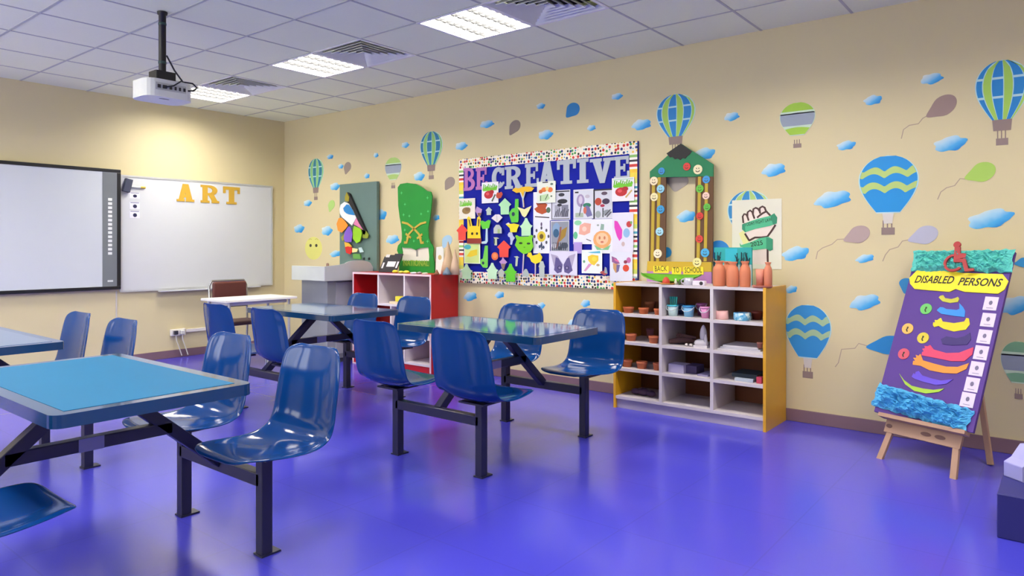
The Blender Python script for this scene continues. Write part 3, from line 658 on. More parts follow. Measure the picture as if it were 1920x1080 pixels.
pot(1417, 1433, 4.94, ZT+.016, .115, M('cc8470', .6), 'pinkish clay beaker on the tray beside the slim vase', None, 'clay_beaker', 'beaker', [(0, 0), (.8, 0), (1, 1), (.88, 1), (.7, .08), (0, .06)])
# teal canvas
PC = Plane((5.17, 0, 0), (0, -1, 0), (0, 0, 1))
b = PC.box(1341, 464, 1411, 520)
sh = [([(b[0], ZT), (b[2], ZT), (b[2], b[3]), (b[0], b[3])], '1fa3a6')]
bb = (b[0], ZT, b[2], b[3])
sh += [(inbox(rc(0, 0, 1, .55), bb), 'a9c6cc'), (inbox(rc(.3, .5, .62, .97), bb), '28b2c8')]
rng = random.Random(3)
for k in range(26):
    x = rng.choice([.02, .1, .16, .6, .75, .85, .93])+rng.uniform(-.04, .04); sh.append((inbox(stroke([(x, .4), (x+rng.uniform(-.03, .03), .6), (x+rng.uniform(-.06, .06), .6+rng.uniform(.08, .28))], .012), bb), '173a44'))
flat(PC, 'canvas_painting', sh, 0, 'small teal canvas with dark reeds standing behind the bottle vases', 'painting', thick=.018)

# ------------------------------------------------------------------ pencil photo frame
PP = Plane((5.27, 0, 0), (0, -1, 0), (0, 0, 1))
def pp(pts): return PP.pl([(1180+x/3.484, 250+y/3.484) for x, y in pts])
b = pp([(120, 1000), (535, 835)])
r = thing('pencil_photo_frame', PP.at((b[0][0]+b[1][0])/2, ZT, 0), 'large cardboard pencil-shaped photo frame standing on the yellow shelf', 'photo frame')
MB().prism(PP, pp([(338, 68), (548, 203), (548, 282), (135, 288), (135, 250)]), -.012, .004).build('pencil_head', M('157a4c', .6), r)
MB().prism(PP, pp([(338, 68), (412, 118), (395, 140), (380, 150), (368, 166), (350, 162), (335, 175), (318, 165), (300, 170), (285, 155), (268, 158), (245, 132)]), .004, .008).build('pencil_tip', M('17171a', .6), r)
for x0_, x1_, y0_, st in ((135, 240, 284, ((150, 170), (186, 206))), (433, 548, 275, ((450, 470), (496, 516)))):
    o = MB().prism(PP, pp([(x0_, y0_), (x1_, y0_-4), (x1_-4, 840), (x0_-6, 840)]), -.012, .002).build('pencil_side', M('5f4022', .6), r)
    for a, b_ in st: MB().prism(PP, pp([(a, y0_+4), (b_, y0_+3), (b_-10, 836), (a-10, 836)]), .002, .004).build('stripe', M('b79d2c', .6), o)
q = pp([(120, 835), (538, 842), (538, 905), (116, 900)])
MB().prism(PP, q, -.012, .005).build('ferrule', M('c4a41e', .5), r)
MB().prism(PP, [(q[3][0], ZT), (q[2][0], ZT), q[2], q[3]], -.012, .003).build('eraser', M('b07ab8', .6), r)
for s, x0_, x1_, y0_, y1_ in (('BACK', 160, 260, 866, 912), ('TO', 281, 340, 876, 921), ('SCHOOL', 355, 487, 872, 922)):
    mb = MB(); b = pp([(x0_, y1_), (x1_, y1_), (x1_, y0_), (x0_, y0_)]); mb.prism(PP, b, .005, .008)
    t0, t1 = pp([(x0_+10, y1_-10), (x1_-10, y1_-12)]); text(mb, PP, s, t0, t1, .045, .0085, 1, .01)
    mb.build('word_card', [M('e6d626', .5), M('4a4a10', .6)], r)
for cx, cy, rr, hx in ((213, 247, 22, '2a86c8'), (378, 218, 25, 'c8302a'), (450, 237, 31, 'e9e2b8'), (163, 312, 27, 'ead9b4'), (207, 363, 26, '8fcbe0'), (165, 416, 26, 'e9dfae'), (207, 497, 26, '2f96cc'), (200, 642, 26, '9fd2e2'), (188, 786, 28, 'ecdcc0'), (463, 362, 26, '5cb838'), (505, 302, 25, '2f8fd0'), (503, 408, 24, 'e8c8b8'), (510, 482, 24, '58b43a'), (463, 540, 24, 'cf2f28'), (460, 690, 25, 'd03a30'), (497, 780, 29, '3fa4dc'), (445, 843, 30, 'e4df9a')):
    cu, cv = pp([(cx, cy)])[0]; R_ = (pp([(cx+rr, cy)])[0][0]-pp([(cx-rr, cy)])[0][0])/2*.95
    mb = MB().prism(PP, ell(cu, cv, R_, R_), .004, .010)
    dk = arcband(cu, cv-R_*.05, R_*.55, R_*.5, R_*.38, R_*.34, 200, 340, 8); mb.prism(PP, dk, .008, .0105, 1)
    for s in (-1, 1): mb.prism(PP, ell(cu+s*R_*.25, cv+R_*.25, R_*.12, R_*.12, 8), .008, .0105, 1)
    mb.build('round_badge', [M(hx, .5), M('3a3020', .6)], r)

# ------------------------------------------------------------------ fist poster on the wall
PW = PB.shifted(.004)
def fp(pts): return PB.pl([(1380+x/10.8, 380+y/10.8) for x, y in pts])
b = PB.box(1373, 374, 1466, 504)
sk, dkb, grn = 'e6d8d0', '4a332e', '4db889'
mb = MB(); mats = [M('dcdccb', .7), M(sk, .7), M(dkb, .7), M(grn, .6), M('2f8f6c', .6), M('1d3b30', .7), M('e2e09a', .7)]
mb.prism(PB, rc(*b), .003, .0045)
L_ = [0]
def dr(pts, mi, w=None):
    L_[0] += 1; q = fp(pts); mb.prism(PB, stroke(q, w) if w else q, .004, .0046+.0002*L_[0], mi)
dr([(60, 620), (160, 560), (280, 780), (160, 860)], 6)
dr([(155, 410), (145, 270), (175, 232), (230, 250), (245, 190), (290, 158), (345, 200), (360, 130), (410, 105), (470, 130), (495, 95), (540, 78), (590, 105), (700, 260), (810, 440), (640, 690), (400, 715), (270, 765), (190, 630)], 1)
dr([(340, 940), (640, 920), (640, 1250), (340, 1250)], 1)
for pts in ([(155, 415), (140, 280), (170, 230), (210, 238), (235, 280), (262, 365)], [(236, 285), (240, 195), (290, 157), (335, 190), (352, 250), (380, 325)], [(347, 225), (357, 130), (405, 105), (452, 125), (478, 170)],
            [(476, 175), (490, 105), (540, 77), (585, 100), (612, 170), (700, 262)], [(610, 182), (545, 215), (480, 262), (432, 305)], [(482, 140), (494, 222)], [(185, 625), (275, 770)], [(805, 450), (720, 580), (640, 690)], [(270, 768), (390, 705), (520, 705), (640, 690)], [(645, 920), (645, 1080), (650, 1250)]):
    dr(pts, 2, .014)
dr([(130, 440), (300, 375), (430, 330), (700, 265), (780, 215), (840, 300), (830, 420), (700, 470), (400, 530), (190, 600), (130, 540)], 3)
dr([(700, 265), (780, 215), (840, 300), (830, 420), (760, 450)], 4); dr([(130, 440), (180, 420), (200, 600), (130, 540)], 4)
dr([(80, 820), (110, 860), (330, 790), (480, 720), (660, 690), (750, 740), (750, 950), (690, 980), (620, 930), (340, 960), (90, 890)], 3)
dr([(620, 700), (750, 740), (750, 950), (690, 980), (620, 930)], 4)
a, c = fp([(185, 485), (740, 370)]); text(mb, PB, 'TODAY FIGHT LAW', a, c, .026, .0046+.0002*(L_[0]+3), 5, .008)
a, c = fp([(310, 895), (555, 852)]); text(mb, PB, '2025', a, c, .034, .0046+.0002*(L_[0]+3), 5, .012)
tag(mb.build('fist_poster', mats), 'poster of a raised fist with green ribbons on the wall above the vases', 'poster')

# ------------------------------------------------------------------ on top of the red shelf
RT = 1.005
PN = Plane((5.24, 0, 0), (0, -1, 0), (0, 0, 1))
def gn(pts): return PN.pl([(530+x/3.858, 240+y/3.858) for x, y in pts])
r = thing('emblem_cutout', PN.at(gn([(965, 1000)])[0][0], RT, 0), 'tall green cut-out with crossed gold swords standing on the red shelf', 'cut-out')
gm, gd = M('0d8a2c', .55), M('3f8a1c', .6)
mb = MB()
mb.prism(PN, gn([(832, 430), (850, 405), (900, 397), (960, 405), (1010, 430), (1040, 455), (1070, 462), (1080, 490), (1075, 560), (1065, 650), (1050, 730), (1056, 800), (1072, 838), (1055, 862), (990, 868), (960, 882), (930, 868), (870, 866), (852, 850), (862, 800), (862, 760), (855, 700), (845, 640), (835, 560)]), -.012, 0)
mb.prism(PN, gn([(852, 830), (865, 900), (855, 960), (850, 1000), (838, 960), (838, 915), (826, 885), (834, 850)]), -.012, -.0005)
mb.prism(PN, gn([(1050, 830), (1078, 840), (1090, 870), (1085, 920), (1095, 970), (1096, 1000), (1056, 1000), (1060, 930)]), -.012, -.0005)
mb.build('board', gm, r)
q = gn([(842, 960), (1097, 966)]); MB().prism(PN, [(q[0][0], RT), (q[1][0], RT), q[1], q[0]], -.012, .001).build('base_band', gm, r)
mb = MB(); bq = gn([(868, 1000), (1066, 1003), (1066, 962), (868, 960)]); mb.prism(PN, bq, .001, .0035)
a, c = gn([(876, 996), (1058, 999)]); text(mb, PN, 'NATIONAL', a, c, .062, .0042, 1, .012); mb.build('word_strip', [gd, M('8aa83a', .6)], r)
for pts, hil in (([(865, 682), (905, 692), (945, 722), (985, 765), (1005, 800)], [(975, 800), (1012, 768), (1006, 832), (1022, 828)]), ([(1040, 682), (1000, 692), (955, 725), (915, 768), (900, 800)], [(930, 795), (893, 765), (900, 830), (882, 828)])):
    mb = MB(); mb.prism(PN, stroke(gn(pts), .022), .001, .006); h = gn(hil); mb.prism(PN, stroke([h[0], h[1]], .022), .001, .008); mb.prism(PN, stroke([((h[0][0]+h[1][0])/2, (h[0][1]+h[1][1])/2), h[2], h[3]], .028), .001, .0085); mb.build('sword', M('b9a23c', .5), r)
for x, y in ((860, 470), (885, 552), (1048, 505), (1052, 603), (917, 637), (875, 628), (1002, 622), (884, 738), (950, 818), (1048, 820)):
    c = gn([(x, y)])[0]; MB().prism(PN, [(c[0]+R_*cos(rad(a)), c[1]+R_*sin(rad(a))) for a, R_ in zip(range(0, 360, 45), (.018, .007)*4)], .0, .003).build('star', M('4fc06a', .5), r)
mb = MB(); mb.prism(PN, gn([(855, 860), (930, 866), (958, 884), (988, 868), (1060, 862), (1064, 962), (852, 960)]), -.014, -.0125); o = mb.build('backing', M('d8d8cb', .7), r)
mb.prism; MB().prism(PN, gn([(960, 884), (974, 884), (974, 930), (960, 930)]), -.0125, -.011).build('tassel', M('8c8f88', .6), r)
# black photo prop
PK = Plane((5.06, 0, 0), (0, -1, 0), (-.0, 0, 1))
def bk_(x, y): return PK.px(690+x/10.667, 450+y/10.667)
up = Vector((.25, -.30, 1)).normalized()
q0 = bk_(225, 640); q1 = bk_(525, 655)
KP = Plane(PK.at(q0[0], RT, 0), (0.12, -1, 0), up)
b = (0, 0, abs(q1[0]-q0[0]), .20)
sh = [([(0, 0), (b[2], 0), (b[2], .215), (.55*b[2], .215), (.55*b[2], .2), (.3*b[2], .2), (.3*b[2], .19), (0, .18)], '2a2a30'),
      (inbox(rc(.32, .32, .8, .62), b), 'd4d6de'), (inbox(rc(.06, .22, .16, .55), b), 'cfd2da'), (inbox(rc(.88, .25, .98, .62), b), 'cfd2da'), (inbox(rc(.08, .86, .3, 1.02), b), 'd2d4d4')]
mb = MB()
flat(KP, 'black_display_board', sh, 0, 'black display board with pasted white papers leaning on the red shelf', 'display board', thick=.012)
# yellow bits along the front, cards and cones
for px, X, w, h, hx, lb in ((741, 4.95, .03, .035, 'd8c832', 'yellow clay ball piece, leftmost of the small pieces on the red shelf'), (752, 4.97, .028, .028, 'c8cc4a', 'lime clay piece, second of the small pieces on the red shelf'), (762, 4.95, .032, .034, 'd9d23c', 'yellow clay piece, third of the small pieces on the red shelf'), (776, 4.95, .035, .02, 'd6cfd8', 'flat white clay piece before the green cut-out'), (786, 4.97, .025, .022, '9a8a94', 'greyish clay piece before the green cut-out'), (797, 4.95, .03, .018, 'd8d2c0', 'cream clay piece before the green cut-out, right of the white one')):
    y = yx(px, X); s_ = random.random()*9
    mb = MB(); mb.grid(lambda u, v: Vector((X, y, RT))+Vector((w*sin(pi*v)*cos(2*pi*u), w*1.1*sin(pi*v)*sin(2*pi*u), h/2-h/2*cos(pi*v)))*(1+.12*noise.noise(Vector((s_+2*cos(6.28*u), 2*sin(6.28*u), 3*v)))), 14, 8)
    tag(mb.build('clay_piece', M(hx, .55)), lb, 'clay piece', 'small clay pieces along the red shelf')
def cone(px, X, rr, h, hx, lb, name='paper_cone', cat='paper cone', group='tan paper cones on the red shelf'):
    y = yx(px, X); tag(MB().lathe([(0, 0), (rr, 0), (rr*.8, h*.35), (rr*.42, h*.7), (.004, h)], (X, y, RT), 0, 18).build(name, M(hx, .7)), lb, cat, group)
cone(840, 5.17, .075, .33, 'c6ab8e', 'tall tan paper cone at the right end of the red shelf')
cone(853, 5.10, .05, .25, 'cdb096', 'shorter tan paper cone nearest the bulletin board on the red shelf')
cone(838, 5.02, .045, .075, '6f8296', 'low blue-grey clay mound before the tan cones', 'clay_mound', 'clay mound', None)
cone(819, 4.97, .028, .05, '8a5a3c', 'small brown clay peak at the front right of the red shelf', 'clay_peak', 'clay piece', None)
PG = Plane((5.12, 0, 0), (0, -1, 0), (0, 0, 1)); b = PG.box(817, 462, 832, 508)
bb = (b[0], RT, b[2], b[3])
flat(PG, 'greeting_card', [(inbox([(0, 0), (1, 0), (1, .9), (.85, 1), (.1, .97)], bb), 'd9dcd6'), (inbox(ell(.55, .6, .22, .09), bb), 'c0a86a')], 0, 'upright white card with a tan spot beside the green cut-out', 'card', thick=.004)
# items inside the red shelf
for px0, px1, X, h, z, hx, lb, nm, cat in ((741, 757, 5.0, .055, .68+.025, 'd9cf3a', 'yellow box lying on papers in the middle cubby of the red shelf', 'storage_box', 'box'), (730, 760, 4.98, .024, .68, 'cfc0a8', 'sheaf of cream papers under the yellow box', 'paper_sheaf', 'paper'), (669, 682, 4.97, .03, .68, 'c06a3a', 'small orange block in the red cubby', 'toy_block', 'block')):
    block(nm, lb, cat, px0, px1, X, .16 if nm != 'toy_block' else .06, z, h, M(hx, .5))
block('paper_sheaf', 'pale red folder lying in the lower cubby of the red shelf', 'folder', 700, 728, 4.98, .25, .365, .03, M('a03a48', .5))

# ------------------------------------------------------------------ bulletin board
BD = PB.shifted(.03)
b = BD.box(861, 282, 1195, 537); bu0, bu1, bz0, bz1 = b[0], b[2], .914, 2.183
r = thing('bulletin_board', PB.at((bu0+bu1)/2, bz0, 0), 'blue bulletin board with dotted and striped paper borders on the right wall', 'bulletin board')
MB().prism(BD, rc(bu0, bz0, bu1, bz1), -.028, 0).build('panel', M('0a1a94', .7, spec=.2), r)
MB().prism(BD, rc(bu0, bz1-.105, bu1, bz1), .0, .002).build('top_border', M_DOTS, r)
MB().prism(BD, rc(bu0, bz0, bu1, bz0+.115), .0, .002).build('bottom_border', M_DOTS, r)
MB().prism(BD, rc(bu0, bz0+.11, bu0+.062, bz1-.10), .0, .0024).build('side_border', M_STRIPES, r)
MB().prism(BD, rc(bu1-.075, bz0+.11, bu1, bz1-.10), .0, .0024).build('side_border', M_STRIPES, r)
GL = 'cut-out letters on the bulletin board'
pk, sv = M('b06cb0', .5), M('a9b4c0', .45)
def bb_(x0, y0, x1, y1): return (840+x0/3.6, 250+y0/3.6, 840+x1/3.6, 250+y1/3.6)
for ch, bx, mt, lb in (('B', (106, 233, 187, 387), pk, 'pink cut-out letter B starting the heading on the bulletin board'), ('E', (190, 231, 268, 380), pk, 'pink cut-out letter E beside the pink B'),
    ('C', (298, 228, 384, 373), sv, 'silver cut-out letter C on the bulletin board'), ('R', (386, 222, 502, 374), sv, 'silver cut-out letter R on the bulletin board'), ('E', (522, 205, 616, 362), sv, 'silver cut-out letter E between the silver R and A'),
    ('A', (612, 192, 732, 348), sv, 'silver cut-out letter A on the bulletin board'), ('T', (738, 180, 866, 342), sv, 'silver cut-out letter T on the bulletin board'), ('I', (868, 172, 956, 336), sv, 'silver cut-out letter I on the bulletin board'),
    ('V', (960, 168, 1122, 336), sv, 'silver cut-out letter V on the bulletin board'), ('E', (1124, 155, 1228, 312), sv, 'silver cut-out letter E ending the heading')):
    letter(BD, ch, bb_(*bx), mt, lb, GL, .0028, .004)
DEP = [.0034]
def pin(name, label, cat, group, bx, shapes, sheet=None, hx='dfe2ee'):
    """paper or cut-out pinned to the board; bx in board units, shapes in its own 0..1 frame"""
    b = BD.box(*bb_(*bx)); DEP[0] += .0009
    out = [(inbox(sheet or rc(0, 0, 1, 1), b), hx)]
    asp = (b[2]-b[0])/(b[3]-b[1])
    for s in shapes:
        if s[0] == 'r': out.append((inbox(rc(*s[1:5]), b), s[5]))
        elif s[0] == 'e': out.append((inbox(ell(*s[1:5], 14), b), s[5]))
        elif s[0] == 'p': out.append((inbox(s[1], b), s[2]))
        elif s[0] == 'l': out.append((stroke(inbox(s[1], b), s[2]), s[3]))
        elif s[0] == 'w':   # scribble hatch: x0 y0 x1 y1 colour count
            _, x0, y0, x1, y1, c, n = s
            for k in range(n): out.append((stroke(inbox([(x0+(x1-x0)*k/n, y0+(y1-y0)*.1*(k % 2)), (x0+(x1-x0)*(k+.6)/n, y1-(y1-y0)*.15*(k % 3))], b), .012), c))
    d = DEP[0]
    mb = MB(); cols = []
    for i, (poly, c) in enumerate(out):
        if c not in cols: cols.append(c)
        mb.prism(BD, poly, d, d+.0008+(.00012*i if i else 0), cols.index(c))
    return tag(mb.build(name, [M(c, .65) for c in cols]), label, cat, group)
GD, GC = 'drawings pinned on the bulletin board', 'paper cut-outs pinned on the bulletin board'
HOUSE = [(0, .56), (.16, .62), (.36, .86), (.42, 1), (.58, 1), (.64, .86), (.84, .62), (1, .56), (.86, .42), (.86, 0), (.14, 0), (.14, .42)]
PENT = [(0, .6), (.5, 1), (1, .6), (.84, .48), (.82, 0), (.18, 0), (.16, .48)]
def draw(label, bx, shapes, hx='dfe2ee'): return pin('pinned_drawing', label, 'drawing', GD, bx, shapes, None, hx)
def cut(name, label, bx, sheet, hx, shapes=()): return pin(name, label, 'paper cut-out', GC, bx, list(shapes), sheet, hx)
apple = [('w', .08, .62, .92, .92, '5fae2a', 9), ('p', [(.05, .66), (.3, .8), (.6, .72), (.95, .8), (.9, .6), (.1, .58)], '6cc02e'), ('e', .42, .4, .27, .19, 'b8202a'), ('e', .36, .44, .1, .07, 'd85058'), ('e', .6, .52, .14, .1, 'a81a26')]
draw('drawing of a maple leaf at the top of the white column', (578, 395, 698, 590), [('p', [(.2, .3), (.05, .42), (.25, .5), (.15, .62), (.4, .66), (.5, .86), (.58, .66), (.8, .55), (.7, .42), (.85, .3), (.5, .22)], 'b04a20'), ('r', .25, .6, .8, .8, '4a3a6a'), ('e', .85, .36, .12, .1, '4a6a52'), ('l', [(.1, .15), (.9, .1)], .01, '3a2a2a')])
draw('drawing of a yellow sunflower with dark leaves', (578, 582, 690, 810), [('e', .5, .5, .26, .16, 'd8c23a'), ('e', .5, .5, .12, .075, '6a5418')]+[('e', .5+.42*cos(k*pi/4), .5+.25*sin(k*pi/4), .06, .05, '4a4a58') for k in range(8)]+[('l', [(.5, .33), (.52, .1)], .012, '28385a'), ('e', .4, .2, .07, .05, '3a4a6a'), ('e', .62, .18, .07, .05, '3a4a6a'), ('e', .5, .86, .05, .06, '5a4a6a')])
draw('black and white drawing with a dark border in the middle column', (698, 383, 828, 585), [('r', .04, .93, .96, .97, '20222c'), ('r', .03, .03, .06, .96, '20222c'), ('r', .03, .03, .96, .05, '30323c'), ('e', .55, .84, .16, .06, '2c2e3c'), ('e', .6, .62, .26, .08, '20222e'), ('r', .2, .12, .5, .5, '9a9cae'), ('r', .55, .1, .9, .5, '7a7c90'), ('e', .45, .5, .12, .05, '2a2a38')]+[('l', [(.2+.09*k, .1), (.28+.09*k, .3+.05*(k % 3))], .008, '3a3c4a') for k in range(8)], 'c6c9d8')
draw('drawing of a blue bird and brown branch in the middle column', (696, 590, 821, 800), [('r', .03, .03, .97, .97, '8a90a0'), ('e', .32, .7, .22, .24, '7f9cc0'), ('e', .3, .6, .16, .14, '2f5a7c'), ('p', [(.4, .3), (.6, .7), (.9, .8), (.8, .5), (.55, .35)], '9a7a2a'), ('l', [(.3, .1), (.5, .5), (.55, .8)], .02, '8a5a4a'), ('e', .75, .2, .2, .1, '4a5468'), ('e', .2, .2, .15, .08, 'c8cad4'), ('e', .5, .12, .12, .06, '3a4250')]+[('l', [(.1+.1*k, .05), (.15+.1*k, .3)], .008, '2e3644') for k in range(8)], 'd2d5e2')
draw('purple and green figure drawing right of the blue gap', (850, 378, 986, 576), [('r', .08, .88, .26, .93, '1c1e26'), ('e', .36, .62, .2, .22, '9a8cb4'), ('e', .36, .64, .1, .14, 'c6bcd2'), ('e', .68, .45, .2, .08, '2a7a62'), ('p', [(.5, .3), (.62, .45), (.8, .4), (.95, .1), (.7, .05)], '6c6a9c'), ('e', .58, .28, .08, .12, 'c86a58'), ('r', .1, .05, .5, .2, 'a2b0a0'), ('l', [(.3, .1), (.42, .5)], .01, '5a5a6a'), ('e', .7, .75, .12, .06, 'b8b2c4')], 'cdd1de')
draw('red and black figure drawing with a thick dark left border', (985, 376, 1114, 576), [('r', 0, 0, .08, 1, '1c1e28'), ('r', 0, .95, 1, 1, '1c1e28'), ('e', .26, .58, .18, .13, 'b0402a'), ('e', .66, .58, .2, .1, '3a2c48'), ('e', .48, .44, .12, .05, 'a82848'), ('e', .58, .85, .16, .06, '5a4a5c'), ('r', .48, .05, .54, .36, '3a4048'), ('e', .72, .2, .2, .1, '8a929c'), ('e', .25, .15, .15, .12, '9aa4a4'), ('l', [(.6, .1), (.9, .3)], .01, '4a4a54'), ('l', [(.7, .05), (.95, .22)], .01, '4a4a54')], 'c9ccd8')
draw('pink and green rabbit drawing below the purple figure', (850, 578, 976, 748), [('e', .25, .85, .2, .1, '8ad0a4'), ('e', .12, .35, .12, .15, '5cb888'), ('p', [(.3, .4), (.35, .75), (.6, .85), (.95, .8), (.9, .45), (.6, .35)], 'e2a898'), ('e', .6, .6, .12, .1, 'f0c8bc'), ('l', [(.7, .2), (.95, .12)], .008, '6a6a74')])
draw('orange smiling pumpkin drawing', (976, 578, 1115, 810), [('e', .5, .4, .44, .26, 'e2a468'), ('e', .5, .42, .3, .18, 'ecc09a'), ('p', [(.1, .25), (.5, .12), (.92, .25), (.8, .1), (.25, .1)], '7cc08a'), ('p', [(.4, .68), (.45, .86), (.6, .84), (.58, .68)], '8aa89c'), ('e', .38, .45, .05, .05, 'c07a58'), ('e', .62, .45, .05, .05, 'c07a58'), ('e', .5, .33, .08, .03, 'c4705a'), ('e', .3, .82, .06, .03, '9aa4a4')])
draw('magenta butterfly wing drawing at the right edge', (1114, 535, 1256, 800), [('p', [(.1, .8), (.25, .78), (.48, .56), (.46, .35), (.34, .28), (.22, .4), (.1, .62)], 'd63cb4'), ('e', .8, .7, .13, .08, 'c23c40'), ('e', .68, .48, .16, .12, '8ab4dc'), ('e', .52, .2, .08, .06, 'c4aeb4'), ('e', .9, .74, .05, .04, '6a9a5a')], 'd9d8ea')
draw('drawing of a red apple with a pencil at the top right', (1112, 300, 1262, 458), apple+[('r', .04, .9, .96, .97, 'b9d2c4'), ('l', [(.62, .15), (.9, .45)], .014, 'c8a868')], 'e4e2ea')
draw('drawing of a red apple with a dark pencil under the pink letters', (234, 330, 346, 471), apple+[('l', [(.62, .08), (.82, .4)], .016, '4a5a4a')], 'e2e3ea')
draw('drawing of a brown potato under green scribbles at the left edge', (82, 440, 190, 577), [('w', .05, .62, .8, .9, '6cb82e', 9), ('p', [(.02, .62), (.4, .78), (.8, .75), (.8, .66), (.3, .62)], '70c038'), ('e', .45, .4, .26, .17, '8f7340'), ('e', .55, .46, .16, .1, '7a5f3a')], 'e0dccf')
draw('drawing of orange flowers over the letters A', (608, 325, 732, 470), [('e', .38, .62, .15, .11, 'e07a34'), ('e', .2, .54, .11, .09, 'c8602a'), ('e', .72, .6, .14, .12, 'dc7438'), ('e', .55, .66, .09, .1, 'ead082'), ('p', [(.15, .1), (.15, .36), (.6, .42), (.7, .2), (.5, .08)], 'b4d4a4'), ('e', .8, .86, .08, .05, '5f7a6c'), ('e', .78, .3, .05, .04, '4a6a58'), ('l', [(.2, .1), (.2, .35)], .008, '4a5a4a'), ('l', [(.45, .15), (.6, .4)], .008, '4a5a4a'), ('r', .3, .93, .6, .98, '3a3c44')], 'dfe6da')
draw('small lilac paper square under the rabbit drawing', (855, 735, 912, 811), [], 'a992d6')
draw('purple butterfly drawing at the bottom of the board', (690, 795, 880, 956), [('p', [(.06, .88), (.3, .8), (.5, .45), (.4, .25), (.18, .35)], 'a79fc0'), ('p', [(.94, .9), (.7, .8), (.52, .45), (.6, .25), (.82, .35)], 'aaa2c2'), ('p', [(.24, .75), (.34, .7), (.49, .42), (.45, .12), (.3, .06), (.18, .2), (.2, .38)], '5a5288'), ('p', [(.72, .75), (.64, .7), (.52, .42), (.55, .12), (.7, .06), (.84, .2), (.8, .38)], '5c548a'), ('e', .38, .3, .08, .09, '3a3468'), ('e', .64, .3, .08, .09, '3a3468'), ('e', .38, .3, .04, .05, '8a80ac'), ('e', .64, .3, .04, .05, '8a80ac')], 'd6d4ea')
draw('drawing of a yellow hand-shaped flower with a pink stem', (910, 787, 1048, 945), [('p', [(.3, .72), (.5, .8), (.82, .76), (.82, .55), (.62, .34), (.45, .4), (.32, .55)], 'e6c63a'), ('e', .62, .62, .12, .1, 'eed84a'), ('p', [(.1, .1), (.2, .08), (.5, .38), (.36, .42)], 'd092c4'), ('p', [(.3, .9), (.9, .96), (.92, .86), (.5, .86)], '58b4d4'), ('e', .12, .5, .06, .06, '6aa47c'), ('e', .8, .36, .08, .05, 'b8a07a')], 'e4ecec')
draw('colourful patterned butterfly drawing at the bottom right', (1100, 800, 1252, 998), [('p', [(.08, .85), (.3, .78), (.46, .6), (.3, .58), (.1, .65)], '8c5a92'), ('p', [(.14, .62), (.44, .56), (.4, .34), (.26, .28), (.16, .42)], 'c89a6a'), ('p', [(.3, .56), (.46, .56), (.4, .34), (.3, .28)], '6c6498'), ('e', .72, .45, .14, .12, 'd2482e'), ('e', .84, .72, .1, .1, 'c06aa8'), ('e', .7, .66, .08, .06, '8a2c4c'), ('p', [(.2, .78), (.4, .7), (.42, .64), (.22, .7)], 'd86aa0')], 'd8dcee')
draw('light green drawing with a yellow shape at the left edge', (118, 740, 226, 879), [('r', .05, .04, .93, .96, 'c3d88a'), ('e', .22, .8, .22, .12, '3fa8b4'), ('p', [(.15, .35), (.4, .62), (.82, .7), (.82, .42), (.4, .32)], 'd9c02c')], 'dbe6d2')
# cut-outs
cut('paper_house', 'pale green paper house cut-out, largest near the top', (350, 438, 436, 548), PENT, 'a6dcae')
cut('paper_birdhouse', 'green birdhouse cut-out with a dark hole near the top', (420, 445, 492, 602), [(0, .4), (.3, .6), (.55, .62), (.6, 1), (.92, 1), (.92, .1), (.85, 0), (.25, 0)], '58c23c', [('e', .42, .36, .15, .09, '12304a')])
cut('paper_tulips', 'two yellow paper tulips on crossed pale stems', (442, 362, 592, 500), [(.0, .86), (.12, .98), (.3, .94), (.5, 1), (.78, 1), (1, .9), (.88, .76), (.7, .74), (.55, .78), (.52, .5), (.56, 0), (.5, 0), (.47, .5), (.38, .74), (.2, .72)], 'e8b81e', [('l', [(.38, .74), (.48, .45), (.52, .02)], .012, 'b8c8d8'), ('l', [(.6, .76), (.5, .4)], .012, 'b8c8d8')])
cut('paper_bird', 'cream fan-tailed paper bird cut-out', (478, 492, 574, 568), [(0, .95), (.3, .82), (.5, .72), (.7, .85), (1, 1), (.8, .5), (.62, .1), (.5, 0), (.35, .15), (.2, .55)], 'e4e2a8')
cut('paper_chick', 'yellow paper bird cut-out with a white beak', (400, 598, 492, 668), [(0, .8), (.2, .95), (.35, .8), (.6, .85), (1, .7), (.85, .3), (.8, 0), (.35, 0), (.3, .4)], 'e0d41c', [('p', [(0, .8), (.2, .95), (.3, .75)], 'd6d8d0')])
cut('paper_shirt', 'pale green paper house cut-out above the cat mask', (495, 572, 582, 692), HOUSE, 'b4e0b8')
cut('paper_cat_mask', 'bright green paper cat mask on a pink stick', (463, 686, 588, 962), [(.02, .98), (.1, 1), (.25, .96), (.72, .96), (.9, 1), (.98, .97), (.92, .88), (1, .72), (.86, .6), (.6, .54), (.52, .54), (.44, 0), (.38, 0), (.44, .54), (.2, .62), (0, .75), (.1, .88)], '76cc1e', [('e', .32, .8, .1, .025, '1e3a1c'), ('e', .74, .79, .1, .025, '1e3a1c'), ('l', [(.48, .54), (.41, .01)], .012, 'd2a8dc'), ('e', .52, .7, .05, .015, '5aa418')])
cut('paper_duck', 'yellow paper duck on a pale stick', (543, 803, 648, 962), [(0, .84), (.1, .98), (.28, 1), (.36, .86), (.7, .92), (.82, 1), (1, .8), (.9, .6), (.6, .52), (.58, 0), (.52, 0), (.52, .52), (.3, .6), (.2, .76)], 'e8d424', [('l', [(.55, .52), (.55, .01)], .01, 'b8b4e0'), ('p', [(0, .84), (.08, .9), (.1, .82)], 'd87a3a')])
cut('paper_house', 'red paper house cut-out in the middle of the left half', (344, 722, 436, 836), PENT, 'e2453a')
cut('paper_house', 'red paper house cut-out at the left edge beside the rabbit', (70, 612, 146, 722), PENT, 'dc4438')
